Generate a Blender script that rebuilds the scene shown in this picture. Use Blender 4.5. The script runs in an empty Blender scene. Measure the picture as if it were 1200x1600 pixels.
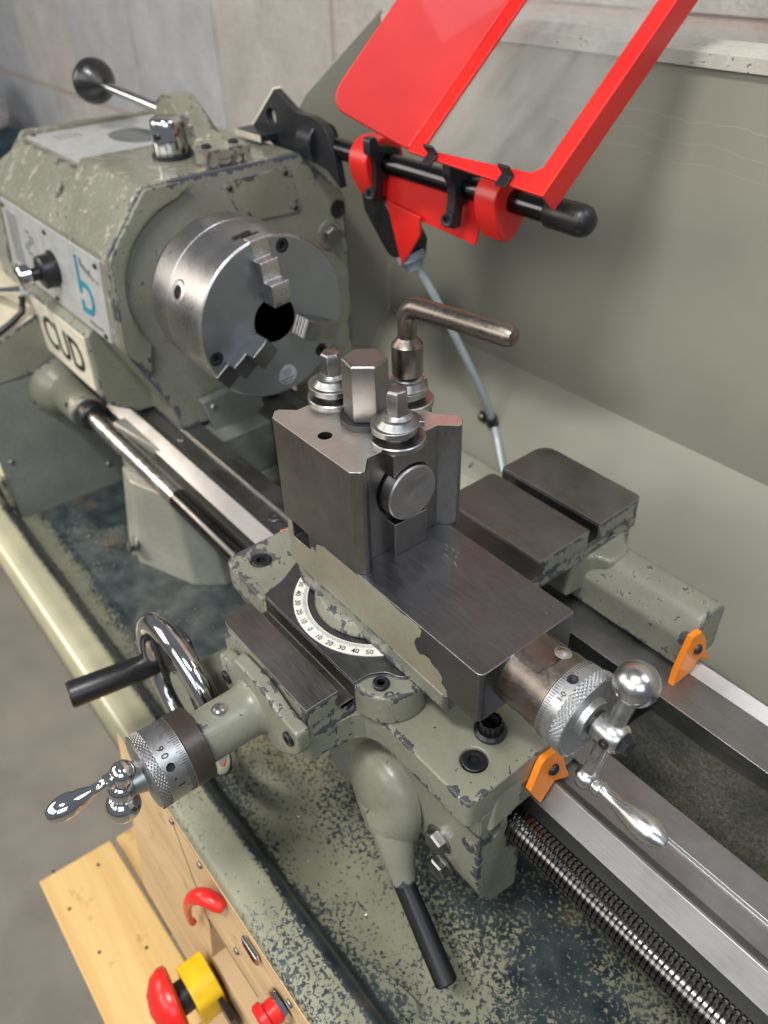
import bpy, math, random
from mathutils import Vector, Matrix
random.seed(4)
MM = 0.001
sc = bpy.context.scene
C = sc.collection

# ------------------------------------------------------------------ camera (lathe frame: x along the bed, y to the back, z up, mm)
cam = bpy.data.cameras.new('camera')
cam_o = bpy.data.objects.new('camera', cam); C.objects.link(cam_o)
cam.sensor_fit = 'VERTICAL'; cam.sensor_height = 36; cam.lens = 1239.45 / 1600 * 36
cam.clip_start = 0.01; cam.clip_end = 30
rx = (0.63028476, 0.77588994, -0.02712777); ry = (0.46244833, -0.40327239, -0.78962835); rz = (-0.62360457, 0.48514552, -0.61298545)
cam_o.matrix_world = Matrix(((rx[0], -ry[0], -rz[0], .4918316), (rx[1], -ry[1], -rz[1], -.284622), (rx[2], -ry[2], -rz[2], .249573), (0, 0, 0, 1)))
cam.dof.use_dof = True; cam.dof.focus_distance = 0.385; cam.dof.aperture_fstop = 8.5
sc.camera = cam_o
sc.view_settings.view_transform = 'Standard'; sc.view_settings.look = 'None'
sc.view_settings.exposure = 0.0; sc.view_settings.gamma = 1.0
# ------------------------------------------------------------------ light of the workshop
w = bpy.data.worlds.new('World'); sc.world = w; w.use_nodes = True
bg = w.node_tree.nodes['Background']; bg.inputs[0].default_value = (.86, .92, 1.0, 1); bg.inputs[1].default_value = 0.21
def aim(o, tgt):
    d = Vector(tgt) - o.location
    o.rotation_euler = d.to_track_quat('-Z', 'Y').to_euler()
def area(name, loc, tgt, sx, sy, watt, col):
    l = bpy.data.lights.new(name, 'AREA'); l.shape = 'RECTANGLE'; l.size = sx; l.size_y = sy; l.energy = watt; l.color = col
    o = bpy.data.objects.new(name, l); C.objects.link(o); o.location = loc; aim(o, tgt); return o
area('ceiling_lamp', (.48, -.88, 1.69), (.15, 0, 0), .55, .14, 34, (1, .97, .92))
area('ceiling_lamp', (1.3, .35, 1.7), (.25, 0, 0), .5, .9, 12, (.80, .89, 1))
area('window_fill_light', (2.1, -1.5, 1.3), (.0, 0, 0), 1.6, 1.2, 20, (.82, .92, 1))  # unseen cool fill added to brighten the right-facing sides
area('window_fill_light', (-1.6, -1.6, .8), (.1, -.1, -.1), 1.1, 1.0, 20, (1, .92, .81))
area('window_fill_light', (.1, -2.3, 1.15), (.15, 0, 0), 2.0, .9, 33, (1, .96, .90))
sp = bpy.data.lights.new('doorway_sunbeam', 'SPOT'); sp.energy = 520; sp.color = (1, .85, .66); sp.spot_size = math.radians(6.6); sp.spot_blend = .35; sp.shadow_soft_size = .03
spo = bpy.data.objects.new('doorway_sunbeam', sp); C.objects.link(spo); spo.location = (-2.0, -1.8, 1.15); aim(spo, (-.14, -.18, -.235))

# ------------------------------------------------------------------ materials
def nt_new(name):
    m = bpy.data.materials.new(name); m.use_nodes = True
    nt = m.node_tree; b = nt.nodes['Principled BSDF']; return m, nt, b
class NT:
    def __init__(s, name):
        s.m, s.nt, s.b = nt_new(name)
        g = s.n('ShaderNodeNewGeometry'); s.geo = g
        v = s.n('ShaderNodeVectorMath', operation='SCALE'); v.inputs['Scale'].default_value = 1000
        s.l(g.outputs['Position'], v.inputs[0]); s.pos = v.outputs[0]
    def n(s, t, **k):
        x = s.nt.nodes.new(t)
        for a, b in k.items(): setattr(x, a, b)
        return x
    def l(s, a, b): s.nt.links.new(a, b)
    def stretch(s, sx, sy, sz):
        v = s.n('ShaderNodeVectorMath', operation='MULTIPLY'); v.inputs[1].default_value = (sx, sy, sz)
        s.l(s.pos, v.inputs[0]); return v.outputs[0]
    def noise(s, scale, detail=4, rough=.5, vec=None, dist=0):
        x = s.n('ShaderNodeTexNoise'); x.inputs['Scale'].default_value = scale; x.inputs['Detail'].default_value = detail
        x.inputs['Roughness'].default_value = rough; x.inputs['Distortion'].default_value = dist
        s.l(vec or s.pos, x.inputs['Vector']); return x.outputs['Fac']
    def ramp(s, f, a, b, lo=0, hi=1):
        x = s.n('ShaderNodeMapRange'); x.inputs[1].default_value = a; x.inputs[2].default_value = b
        x.inputs[3].default_value = lo; x.inputs[4].default_value = hi; s.l(f, x.inputs[0]); return x.outputs[0]
    def math(s, op, a, b=None):
        x = s.n('ShaderNodeMath', operation=op)
        for i, q in enumerate((a, b)):
            if q is None: continue
            if isinstance(q, (int, float)): x.inputs[i].default_value = q
            else: s.l(q, x.inputs[i])
        return x.outputs[0]
    def mix(s, f, a, b):
        x = s.n('ShaderNodeMix', data_type='RGBA')
        if isinstance(f, (int, float)): x.inputs[0].default_value = f
        else: s.l(f, x.inputs[0])
        for i, q in ((6, a), (7, b)):
            if isinstance(q, tuple): x.inputs[i].default_value = (*q, 1)
            else: s.l(q, x.inputs[i])
        return x.outputs[2]
    def edge(s, r, k=4):
        bv = s.n('ShaderNodeBevel', samples=4); bv.inputs['Radius'].default_value = r * MM
        d = s.n('ShaderNodeVectorMath', operation='DOT_PRODUCT')
        s.l(bv.outputs[0], d.inputs[0]); s.l(s.geo.outputs['True Normal'], d.inputs[1])
        return s.ramp(d.outputs['Value'], 1.0, 1 - 1 / k)
    def bump(s, h, strength, dist):
        x = s.n('ShaderNodeBump'); x.inputs['Strength'].default_value = strength; x.inputs['Distance'].default_value = dist * MM
        s.l(h, x.inputs['Height']); s.l(x.outputs[0], s.b.inputs['Normal']); return x
    def set(s, **k):
        for a, q in k.items():
            i = s.b.inputs[a.replace('_', ' ')]
            if isinstance(q, tuple): i.default_value = (*q, 1)
            elif isinstance(q, (int, float)): i.default_value = q
            else: s.l(q, i)
def simple(name, col, rough=.4, metal=0, bump=0, bs=.3, **k):
    t = NT(name); n = t.noise(.08, 5, .6)
    t.set(Base_Color=t.mix(t.ramp(n, .3, .7), tuple(c * .86 for c in col), tuple(min(1, c * 1.1) for c in col)), Roughness=t.ramp(t.noise(.35, 4, .6), .3, .7, rough * .85, min(1, rough * 1.2)), Metallic=metal)
    if bump: t.bump(t.noise(bs, 4), .5, bump)
    for a, q in k.items(): t.set(**{a: q})
    return t.m
def paint(name, col, rough=.34, chip=1.0, chipcol=(.046, .048, .053), er=3.6, patch=.665, bump=.05, dirt=.35, oil=False):
    t = NT(name)
    big = t.noise(.018, 4, .6); mid = t.noise(.22, 6, .65)
    base = t.mix(t.ramp(big, .35, .65), tuple(c * .84 for c in col), tuple(c * 1.1 for c in col))
    base = t.mix(t.ramp(mid, .45, .8, 0, dirt), base, tuple(c * .55 for c in col))
    at = t.n('ShaderNodeAttribute'); at.attribute_name = 'near_edge'; e = at.outputs['Fac']
    cn = t.noise(.15, 7, .62, dist=.5)
    # chips follow the edges where the big noise lets them, plus a few flakes on the flats
    k = t.math('ADD', t.math('MULTIPLY', t.math('POWER', e, 2.6), t.ramp(t.noise(.033, 3), .38, .60, .05, .31 * chip)), cn)
    chipm = t.ramp(k, patch, patch + .02)
    halo = t.ramp(k, patch - .03, patch)
    c2 = t.mix(t.math('MULTIPLY', halo, .45), base, tuple(min(1, c * 1.5 + .05) for c in col))
    cc = t.mix(t.ramp(t.noise(.9, 4), .35, .7), chipcol, tuple(c * 1.35 for c in chipcol))
    t.set(Base_Color=t.mix(chipm, c2, cc), Roughness=t.math('ADD', t.ramp(mid, .3, .75, rough * .8, rough * 1.35), t.math('MULTIPLY', chipm, .12)))
    h = t.math('SUBTRACT', t.math('MULTIPLY', t.noise(.12, 3), .35), t.math('MULTIPLY', t.ramp(cn, patch, patch + .02), .5))
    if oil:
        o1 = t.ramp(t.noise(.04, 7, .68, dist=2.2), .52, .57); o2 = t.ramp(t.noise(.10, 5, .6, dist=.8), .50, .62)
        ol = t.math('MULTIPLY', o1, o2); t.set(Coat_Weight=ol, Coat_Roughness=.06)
        t.set(Base_Color=t.mix(t.math('MULTIPLY', ol, .7), t.mix(chipm, c2, cc), (.50, .47, .36)))  # wet reflections on the oil painted in as pale patches
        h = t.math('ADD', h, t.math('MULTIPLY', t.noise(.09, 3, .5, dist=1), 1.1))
    t.bump(h, .6, bump * 6)
    return t.m
def metal(name, col, rough=.3, brush=(1, 1, 1), bs=1.6, edge=True, var=.25, aniso=0, scr=.25, er=.6):
    t = NT(name)
    st = t.noise(bs, 5, .65, vec=t.stretch(*brush)); big = t.noise(.03, 5, .62)
    f = t.ramp(big, .3, .7)
    a = t.mix(f, tuple(c * (1 - var) for c in col), tuple(c * (1 + var * .6) for c in col))
    a = t.mix(t.ramp(st, .35, .7, 0, .55), a, tuple(c * 1.35 for c in col))
    a = t.mix(t.ramp(t.noise(.16, 6, .7), .64, .80, 0, .35), a, tuple(c * .55 for c in col))
    if edge: a = t.mix(t.ramp(t.edge(er, 4), .05, .6, 0, .8), a, tuple(min(1, c * 2.0 + .16) for c in col))  # edge highlights put into the colour together with bright wear
    t.set(Base_Color=a, Metallic=1.0, Roughness=t.math('ADD', t.ramp(st, .3, .7, rough * .8, rough * 1.2), t.ramp(big, .35, .7, -.03, .08)))
    t.bump(st, scr, .05)
    return t.m
GREEN = (.192, .195, .150)
M = {}
M['green'] = paint('grey_green_paint', GREEN)
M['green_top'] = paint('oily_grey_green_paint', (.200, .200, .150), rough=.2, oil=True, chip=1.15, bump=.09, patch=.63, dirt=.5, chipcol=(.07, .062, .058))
M['green_worn'] = paint('flaking_grey_green_paint', (.222, .224, .178), chip=1.2, patch=.60, er=4.5, chipcol=(.06, .06, .066))
M['green_dark'] = paint('shaded_grey_green_paint', (.175, .187, .165), chip=.5, patch=.7, dirt=.5)  # darker copy of the green; on the bed foot it stands in for shade
M['green_head'] = paint('knocked_grey_green_paint', (.205, .208, .168), chip=1.4, patch=.64, chipcol=(.062, .067, .082))
M['flank'] = paint('flank_grey_green_paint', (.215, .205, .145), chip=0, patch=.72)
M['flange'] = paint('pale_flange_paint', (.42, .41, .36), chip=.6, patch=.64, chipcol=(.12, .11, .11))
M['cream'] = paint('cream_paint', (.55, .5, .37), chip=.4, patch=.72)
M['steel'] = metal('ground_steel', (.25, .24, .235), .36, (.06, 1, 1), 1.4)
M['steel_x'] = metal('slideway_steel', (.26, .26, .265), .38, (.03, 1.2, 1.2), 1.5, er=.4)
M['steel_y'] = metal('brushed_steel_across', (.34, .335, .335), .36, (1, .06, 1), 1.6)
M['steel_dark'] = metal('dark_ground_steel', (.155, .158, .168), .37, (.1, 1, 1), 1.0, var=.2)
M['post_top'] = metal('lit_surface_ground_top', (.66, .62, .58), .36, (.9, .07, 1), 2.2, var=.12)  # paler than the side steel: light reflected by the top put into the colour
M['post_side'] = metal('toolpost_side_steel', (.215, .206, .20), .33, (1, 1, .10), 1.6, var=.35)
M['chuck'] = metal('turned_chuck_steel', (.44, .43, .42), .30, (2.2, .2, .2), 1.2, var=.06)
M['chuck_face'] = metal('chuck_face_steel', (.33, .35, .38), .42, (.2, 1, 1), .8, var=.1)
M['bright'] = metal('bright_steel', (.50, .495, .49), .25, (1, 1, 1), .12, var=.10, scr=.0)
M['dial'] = metal('satin_dial_steel', (.42, .43, .44), .40, (1, .2, .2), 1.4, var=.12)
M['gunmetal'] = simple('polished_gunmetal', (.06, .06, .065), .2, 1)
M['thread'] = metal('oily_thread_steel', (.11, .108, .106), .20, (1, 1, 1), 1.0, var=.2, edge=False, scr=.02)
M['clamp'] = metal('clamp_steel', (.27, .27, .27), .33, (1, 1, 1), .2, var=.2, scr=.0)
M['collar'] = simple('brown_oxide_collar', (.055, .042, .036), .33, .3)
M['dial_dull'] = metal('dull_dial_steel', (.36, .365, .37), .36, (.2, 1, .2), 1.4, var=.15)
M['chrome'] = simple('polished_chrome', (.62, .62, .63), .07, 1)
M['brownsteel'] = metal('brown_oiled_steel', (.19, .165, .145), .36, (1, 1, 1), .5)
M['oxide'] = simple('black_oxide', (.012, .013, .016), .32, 0, .04, .9)
M['black'] = simple('black_plastic', (.012, .012, .014), .3)
M['rubber'] = simple('soft_black_rubber', (.009, .009, .010), .38)
M['hole'] = simple('deep_hole', (.004, .004, .005), .9)
M['orange'] = simple('orange_plastic', (1.0, .26, .015), .36, 0, .03, .8)
M['yellow'] = simple('yellow_plastic', (.80, .50, .01), .35)
M['redpl'] = simple('red_plastic', (.72, .02, .015), .28)
M['white'] = simple('white_enamel', (.68, .68, .64), .4)
M['ink'] = simple('black_ink', (.01, .01, .01), .5)
M['teal'] = simple('teal_print', (.0, .20, .30), .4)
M['greyprint'] = simple('grey_print', (.12, .13, .13), .5)
M['plate'] = simple('silver_label_plate', (.46, .47, .46), .33, .25)
M['creamplate'] = simple('cream_label_plate', (.66, .62, .50), .35)
M['grey'] = simple('blue_grey_plastic', (.22, .26, .31), .4)
M['cable'] = simple('braided_grey_cable', (.42, .47, .50), .4, .35, .35, 1.4)
M['seat'] = simple('seam_dark', (.03, .035, .035), .6)
def red_mat():
    t = NT('orange_peel_red_paint')
    t.set(Base_Color=t.mix(t.ramp(t.noise(.02, 4), .3, .7), (.50, .008, .008), (.62, .018, .013)), Roughness=.40, Coat_Weight=.12)
    t.bump(t.noise(.8, 3), .7, .09); return t.m
M['red'] = red_mat()
def acrylic():
    t = NT('scratched_clear_acrylic')
    t.set(Base_Color=(.9, .92, .92), Transmission_Weight=1.0, IOR=1.15)
    t.set(Roughness=t.ramp(t.noise(.03, 5, .7), .35, .75, .02, .10))
    # dusty film over the pane
    nt = t.nt; out = nt.nodes['Material Output']
    d = t.n('ShaderNodeBsdfDiffuse'); d.inputs[0].default_value = (.75, .75, .73, 1)
    mx = t.n('ShaderNodeMixShader'); t.l(t.ramp(t.noise(.05, 6, .7, vec=t.stretch(1, .4, .4)), .30, .72, .04, .13), mx.inputs[0])
    t.l(t.b.outputs[0], mx.inputs[1]); t.l(d.outputs[0], mx.inputs[2]); t.l(mx.outputs[0], out.inputs[0])
    return t.m
M['acrylic'] = acrylic()
def tray_mat():
    t = NT('flaking_tray_paint')
    sep = t.n('ShaderNodeSeparateXYZ'); t.l(t.pos, sep.inputs[0])
    fl = t.noise(.38, 6, .62, dist=.6); big = t.noise(.011, 3, .55)
    # flaking is worst beside the bed, with the saddle's shadow painted in at the left; the front ledge kept most of its paint
    by = t.math('MAXIMUM', t.ramp(sep.outputs[1], -194, -105, -.15, .085), t.math('MULTIPLY', t.ramp(sep.outputs[0], 110, 30), t.ramp(sep.outputs[1], -168, -150, -.10, .24)))
    bx = t.ramp(sep.outputs[0], 150, 330, -.015, .05)
    k = t.math('ADD', t.math('ADD', fl, by), t.math('ADD', bx, t.ramp(big, .3, .7, -.09, .11)))
    band = t.math('MULTIPLY', t.ramp(sep.outputs[1], -192, -187), t.ramp(sep.outputs[1], -172, -180))  # inner wall band: its shade painted in along with real paint loss
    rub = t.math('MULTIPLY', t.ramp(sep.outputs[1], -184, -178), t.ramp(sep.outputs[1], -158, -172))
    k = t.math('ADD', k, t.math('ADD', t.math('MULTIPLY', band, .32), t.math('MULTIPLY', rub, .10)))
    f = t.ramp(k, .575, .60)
    base = t.mix(t.ramp(t.noise(.03, 4), .3, .7), (.20, .205, .145), (.27, .265, .185))
    dark = t.mix(t.ramp(t.noise(.05, 5), .35, .7), (.022, .031, .038), (.068, .082, .085))
    rust = t.ramp(t.noise(.02, 5, .6), .58, .70, 0, .75)
    dark = t.mix(rust, dark, (.13, .085, .05))
    t.set(Base_Color=t.mix(f, base, dark), Roughness=t.ramp(f, 0, 1, .42, .3))
    t.bump(t.math('SUBTRACT', t.noise(.5, 3), t.math('MULTIPLY', f, .7)), .5, .15); return t.m
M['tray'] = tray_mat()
def splash_mat():
    t = NT('splashback_paint')
    st = t.noise(.05, 5, .6, vec=t.stretch(.15, 1, 1)); big = t.noise(.008, 3)
    base = t.mix(t.ramp(big, .3, .7), (.235, .232, .188), (.272, .268, .218))
    sep = t.n('ShaderNodeSeparateXYZ'); t.l(t.pos, sep.inputs[0])
    # run marks of dried coolant: thin wavy lines along x
    wv = t.math('ADD', sep.outputs[2], t.math('MULTIPLY', t.noise(.02, 4), 22))
    line = t.math('ABSOLUTE', t.math('SINE', t.math('MULTIPLY', wv, .23)))
    lm = t.math('MULTIPLY', t.ramp(line, .06, .0), t.math('MULTIPLY', t.ramp(sep.outputs[2], 80, 105), t.ramp(sep.outputs[2], 138, 125)))
    base = t.mix(t.math('MULTIPLY', lm, .45), base, (.50, .49, .44))
    sp_ = t.ramp(t.noise(.5, 5, .7), .66, .70, 0, .8)
    base = t.mix(t.math('MULTIPLY', sp_, t.ramp(t.noise(.02, 2), .5, .65)), base, (.05, .05, .05))
    t.set(Base_Color=base, Roughness=t.ramp(st, .3, .7, .3, .42)); t.bump(t.noise(.03, 4), .3, .6); return t.m
M['splash'] = splash_mat()
def concrete():
    t = NT('concrete_floor')
    a = t.mix(t.ramp(t.noise(.006, 5, .6), .3, .7), (.19, .172, .145), (.285, .262, .22))
    a = t.mix(t.ramp(t.noise(.04, 6, .65), .55, .75, 0, .5), a, (.22, .20, .18))
    t.set(Base_Color=a, Roughness=.75); t.bump(t.noise(.05, 6), .4, 1.5); return t.m
M['concrete'] = concrete()
def block_mat(name, a, b, bump):
    t = NT(name); c = t.mix(t.ramp(t.noise(.012, 5, .6), .3, .7), a, b)
    c = t.mix(t.ramp(t.noise(.09, 6, .75), .5, .75, 0, .5), c, tuple(x * .6 for x in a))
    t.set(Base_Color=c, Roughness=.85); t.bump(t.noise(.07, 8, .8), 1.0, bump * 2); return t.m
M['block'] = block_mat('pale_block', (.62, .59, .55), (.80, .77, .72), 5)
M['block2'] = block_mat('blue_grey_block', (.50, .51, .53), (.64, .65, .67), 4)
M['block3'] = block_mat('buff_block', (.60, .56, .51), (.80, .76, .70), 6)
M['mortar'] = block_mat('pinkish_mortar', (.48, .37, .33), (.58, .50, .46), 3)
def cast_mat():
    t = NT('rough_casting')
    a = t.mix(t.ramp(t.noise(.03, 5), .35, .65), (.065, .070, .058), (.165, .158, .118)); a = t.mix(t.ramp(t.noise(.35, 7, .8), .45, .60, .55, 0), a, (.018, .02, .018))
    a = t.mix(t.ramp(t.noise(.9, 4, .7), .66, .74, 0, .6), a, (.16, .155, .13))
    t.set(Base_Color=a, Roughness=.42); t.bump(t.math('ADD', t.noise(.13, 8, .8), t.math('MULTIPLY', t.ramp(t.noise(.6, 5, .7), .55, .75), .35)), 1.0, 6.0); return t.m
M['cast'] = cast_mat()
def wood(name, a, b, sx=(.02, 1, 1), knots=.0):
    t = NT(name)
    g = t.noise(.12, 6, .6, vec=t.stretch(*sx), dist=1.2)
    c = t.mix(t.ramp(g, .3, .7), a, b)
    c = t.mix(t.ramp(t.noise(.03, 4, .7), .60, .70, 0, .55), c, tuple(x * .45 for x in a))
    t.set(Base_Color=c, Roughness=.6); t.bump(g, .3, .4); return t.m
M['wood'] = wood('pine_board', (.60, .36, .12), (.78, .54, .23), (.02, .25, 1))
M['ply'] = wood('varnished_plywood', (.46, .31, .16), (.62, .44, .25), (.03, .4, .4))
def ply_edge():
    t = NT('plywood_edge'); sep = t.n('ShaderNodeSeparateXYZ'); t.l(t.pos, sep.inputs[0])
    s = t.math('SINE', t.math('MULTIPLY', t.math('ADD', sep.outputs[1], t.math('MULTIPLY', t.noise(.03, 3), 1.2)), 3.4))
    t.set(Base_Color=t.mix(t.ramp(s, -.4, .4), (.34, .20, .09), (.60, .42, .22)), Roughness=.65); return t.m
M['plyedge'] = ply_edge()
def film():
    t = NT('crumpled_clear_film'); t.set(Base_Color=(.85, .80, .80), Roughness=.12, Transmission_Weight=.6, IOR=1.2); return t.m
M['film'] = film()
def teal_dark(): return simple('dark_teal_bin', (.01, .04, .06), .4)
M['tealbin'] = teal_dark()

# ------------------------------------------------------------------ mesh helpers (all lengths in mm)
def frame(ax):
    ax = Vector(ax).normalized(); h = Vector((0, 0, 1)) if abs(ax.z) < .9 else Vector((1, 0, 0))
    u = h.cross(ax).normalized(); return u, ax.cross(u), ax
AX = {'x': (1, 0, 0), 'y': (0, 1, 0), 'z': (0, 0, 1)}
def axis_of(a): return AX[a] if isinstance(a, str) else a
class G:
    def __init__(s): s.v = []; s.f = []
    def add(s, vs, fs):
        o = len(s.v); s.v += [tuple(p) for p in vs]; s.f += [tuple(o + i for i in f) for f in fs]; return s
    def box(s, x0, x1, y0, y1, z0, z1):
        vs = [(x, y, z) for x in (x0, x1) for y in (y0, y1) for z in (z0, z1)]
        return s.add(vs, [(0, 1, 3, 2), (4, 6, 7, 5), (0, 4, 5, 1), (2, 3, 7, 6), (0, 2, 6, 4), (1, 5, 7, 3)])
    def hexa(s, p): return s.add(p, [(0, 3, 2, 1), (4, 5, 6, 7), (0, 1, 5, 4), (1, 2, 6, 5), (2, 3, 7, 6), (3, 0, 4, 7)])
    def prism(s, pts, axis, a, b, pts2=None):
        n = len(pts); pts2 = pts2 or pts
        def P(p, t): return {'x': (t, p[0], p[1]), 'y': (p[0], t, p[1]), 'z': (p[0], p[1], t)}[axis]
        return s.add([P(p, a) for p in pts] + [P(p, b) for p in pts2],
                     [tuple(range(n))[::-1], tuple(range(n, 2 * n))] + [(i, (i + 1) % n, n + (i + 1) % n, n + i) for i in range(n)])
    def rev(s, prof, c=(0, 0, 0), ax='z', n=32, ph=0, a0=None, a1=None):
        u, v, w_ = frame(axis_of(ax)); c = Vector(c); vs = []; fs = []; idx = []
        for (t, r) in prof:
            if r < 1e-6: idx.append([len(vs)]); vs.append(c + w_ * t)
            else:
                idx.append(list(range(len(vs), len(vs) + n)))
                for k in range(n):
                    a = 2 * math.pi * k / n + ph; vs.append(c + w_ * t + (u * math.cos(a) + v * math.sin(a)) * r)
        for A, B in zip(idx, idx[1:]):
            for k in range(n):
                k2 = (k + 1) % n
                if len(A) == 1 and len(B) == 1: break
                if len(A) == 1: fs.append((A[0], B[k], B[k2]))
                elif len(B) == 1: fs.append((A[k], A[k2], B[0]))
                else: fs.append((A[k], A[k2], B[k2], B[k]))
        if len(idx[0]) > 1: fs.append(tuple(idx[0][::-1]))
        if len(idx[-1]) > 1: fs.append(tuple(idx[-1]))
        return s.add(vs, fs)
    def cyl(s, c, ax, r, h, n=32, r2=None, ph=0): return s.rev([(0, r), (h, r if r2 is None else r2)], c, ax, n, ph)
    def ball(s, c, r, n=24, m=12, ax='z', sq=1): return s.rev([(-r * sq * math.cos(math.pi * i / m), r * math.sin(math.pi * i / m) if 0 < i < m else 0) for i in range(m + 1)], c, ax, n)
    def tube(s, pts, r, n=16):
        pts = [Vector(p) for p in pts]; k = len(pts); rs = r if isinstance(r, (list, tuple)) else [r] * k
        vs = []; u = None
        for i, p in enumerate(pts):
            d = (pts[min(i + 1, k - 1)] - pts[max(i - 1, 0)]).normalized()
            if u is None: u = frame(d)[0]
            u = (u - d * u.dot(d)).normalized(); v = d.cross(u)
            for j in range(n):
                a = 2 * math.pi * j / n; vs.append(p + (u * math.cos(a) + v * math.sin(a)) * rs[i])
        fs = [tuple(range(n))[::-1], tuple(range((k - 1) * n, k * n))]
        for i in range(k - 1):
            for j in range(n): fs.append((i * n + j, i * n + (j + 1) % n, (i + 1) * n + (j + 1) % n, (i + 1) * n + j))
        return s.add(vs, fs)
    def torus(s, c, ax, R, r, n=64, m=16, sq=1):
        u, v, w_ = frame(axis_of(ax)); c = Vector(c); vs = []
        for i in range(n):
            a = 2 * math.pi * i / n; d = u * math.cos(a) + v * math.sin(a)
            for j in range(m):
                b = 2 * math.pi * j / m; vs.append(c + d * (R + r * math.cos(b)) + w_ * r * sq * math.sin(b))
        return s.add(vs, [(i * m + j, ((i + 1) % n) * m + j, ((i + 1) % n) * m + (j + 1) % m, i * m + (j + 1) % m) for i in range(n) for j in range(m)])
    def grid(s, rows):
        o = len(s.v); m = len(rows[0]); s.v += [tuple(p) for r in rows for p in r]
        s.f += [(o + i * m + j, o + i * m + j + 1, o + (i + 1) * m + j + 1, o + (i + 1) * m + j) for i in range(len(rows) - 1) for j in range(m - 1)]; return s
def round_poly(pts, rad, n=5):
    out = []; k = len(pts); rr = rad if isinstance(rad, (list, tuple)) else [rad] * k
    for i in range(k):
        p = Vector(pts[i]); a = (Vector(pts[i - 1]) - p); b = (Vector(pts[(i + 1) % k]) - p); r = rr[i]
        if r <= 0: out.append(tuple(p)); continue
        da, db = a.normalized(), b.normalized(); L = min(r, a.length * .48, b.length * .48)
        A = p + da * L; B = p + db * L
        for j in range(n + 1):
            t = j / n; out.append(tuple((1 - t) ** 2 * A + 2 * t * (1 - t) * p + t * t * B))
    return out
ORG = {}
def to_mesh(name, g, org=(0, 0, 0)):
    me = bpy.data.meshes.new(name)
    me.from_pydata([((x - org[0]) * MM, (y - org[1]) * MM, (z - org[2]) * MM) for x, y, z in g.v], [], g.f)
    import bmesh
    bm = bmesh.new(); bm.from_mesh(me); bmesh.ops.recalc_face_normals(bm, faces=bm.faces); bm.to_mesh(me); bm.free()
    me.shade_smooth(); me.set_sharp_from_angle(angle=math.radians(38))
    return me
PAINTED = {'green', 'green_head', 'green_top', 'green_worn', 'cream'}
def edge_field(o, reach=11.0):
    # split the painted surface finely near its convex edges and store how near each vertex is to one
    import bmesh
    from mathutils.kdtree import KDTree
    bm = bmesh.new(); bm.from_mesh(o.data); pts = []
    for e in bm.edges:
        if len(e.link_faces) != 2: continue
        if e.calc_face_angle(0) < math.radians(32): continue
        f0, f1 = e.link_faces
        if f0.normal.dot(f1.calc_center_median() - f0.calc_center_median()) > 0: continue
        a, b = e.verts[0].co, e.verts[1].co; L = (b - a).length; k = max(1, int(L / .0008))
        if L < .0006 : continue
        pts += [a.lerp(b, i / k) for i in range(k + 1)]
    bm.free()
    if not pts or len(pts) > 60000: return
    kd = KDTree(len(pts))
    for i, p in enumerate(pts): kd.insert(p, i)
    kd.balance()
    if o.modifiers:
        dg = bpy.context.evaluated_depsgraph_get(); dg.update()
        me = bpy.data.meshes.new_from_object(o.evaluated_get(dg)); o.modifiers.clear(); o.data = me
    bm = bmesh.new(); bm.from_mesh(o.data); bmesh.ops.triangulate(bm, faces=bm.faces); cache = {}
    for it in range(9):
        es = []
        for e in bm.edges:
            a, b = e.verts[0].co, e.verts[1].co; L = (b - a).length
            if L < .0016: continue
            d = max(0, kd.find((a + b) / 2)[2] - L / 2)
            if d < reach * MM and L > .0016 + .35 * d: es.append(e)
            elif L > .03: es.append(e)
        if not es or len(bm.verts) > 60000: break
        bmesh.ops.subdivide_edges(bm, edges=es, cuts=1, use_grid_fill=False); bmesh.ops.triangulate(bm, faces=[f for f in bm.faces if len(f.verts) > 3])
    vals = [max(0.0, 1 - kd.find(v.co)[2] / (reach * MM)) for v in bm.verts]
    bm.to_mesh(o.data); bm.free()
    o.data.shade_smooth(); o.data.set_sharp_from_angle(angle=math.radians(30))
    a = o.data.attributes.new('near_edge', 'FLOAT', 'POINT'); a.data.foreach_set('value', vals)
def org_of(p): return ORG.get(p.name, (0, 0, 0)) if p else (0, 0, 0)
def thing(name, label, cat, loc, group=None):
    o = bpy.data.objects.new(name, None); C.objects.link(o); o.empty_display_size = .01
    o.location = Vector(loc) * MM; ORG[o.name] = loc; o['label'] = label; o['category'] = cat
    if group: o['group'] = group
    return o
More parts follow.
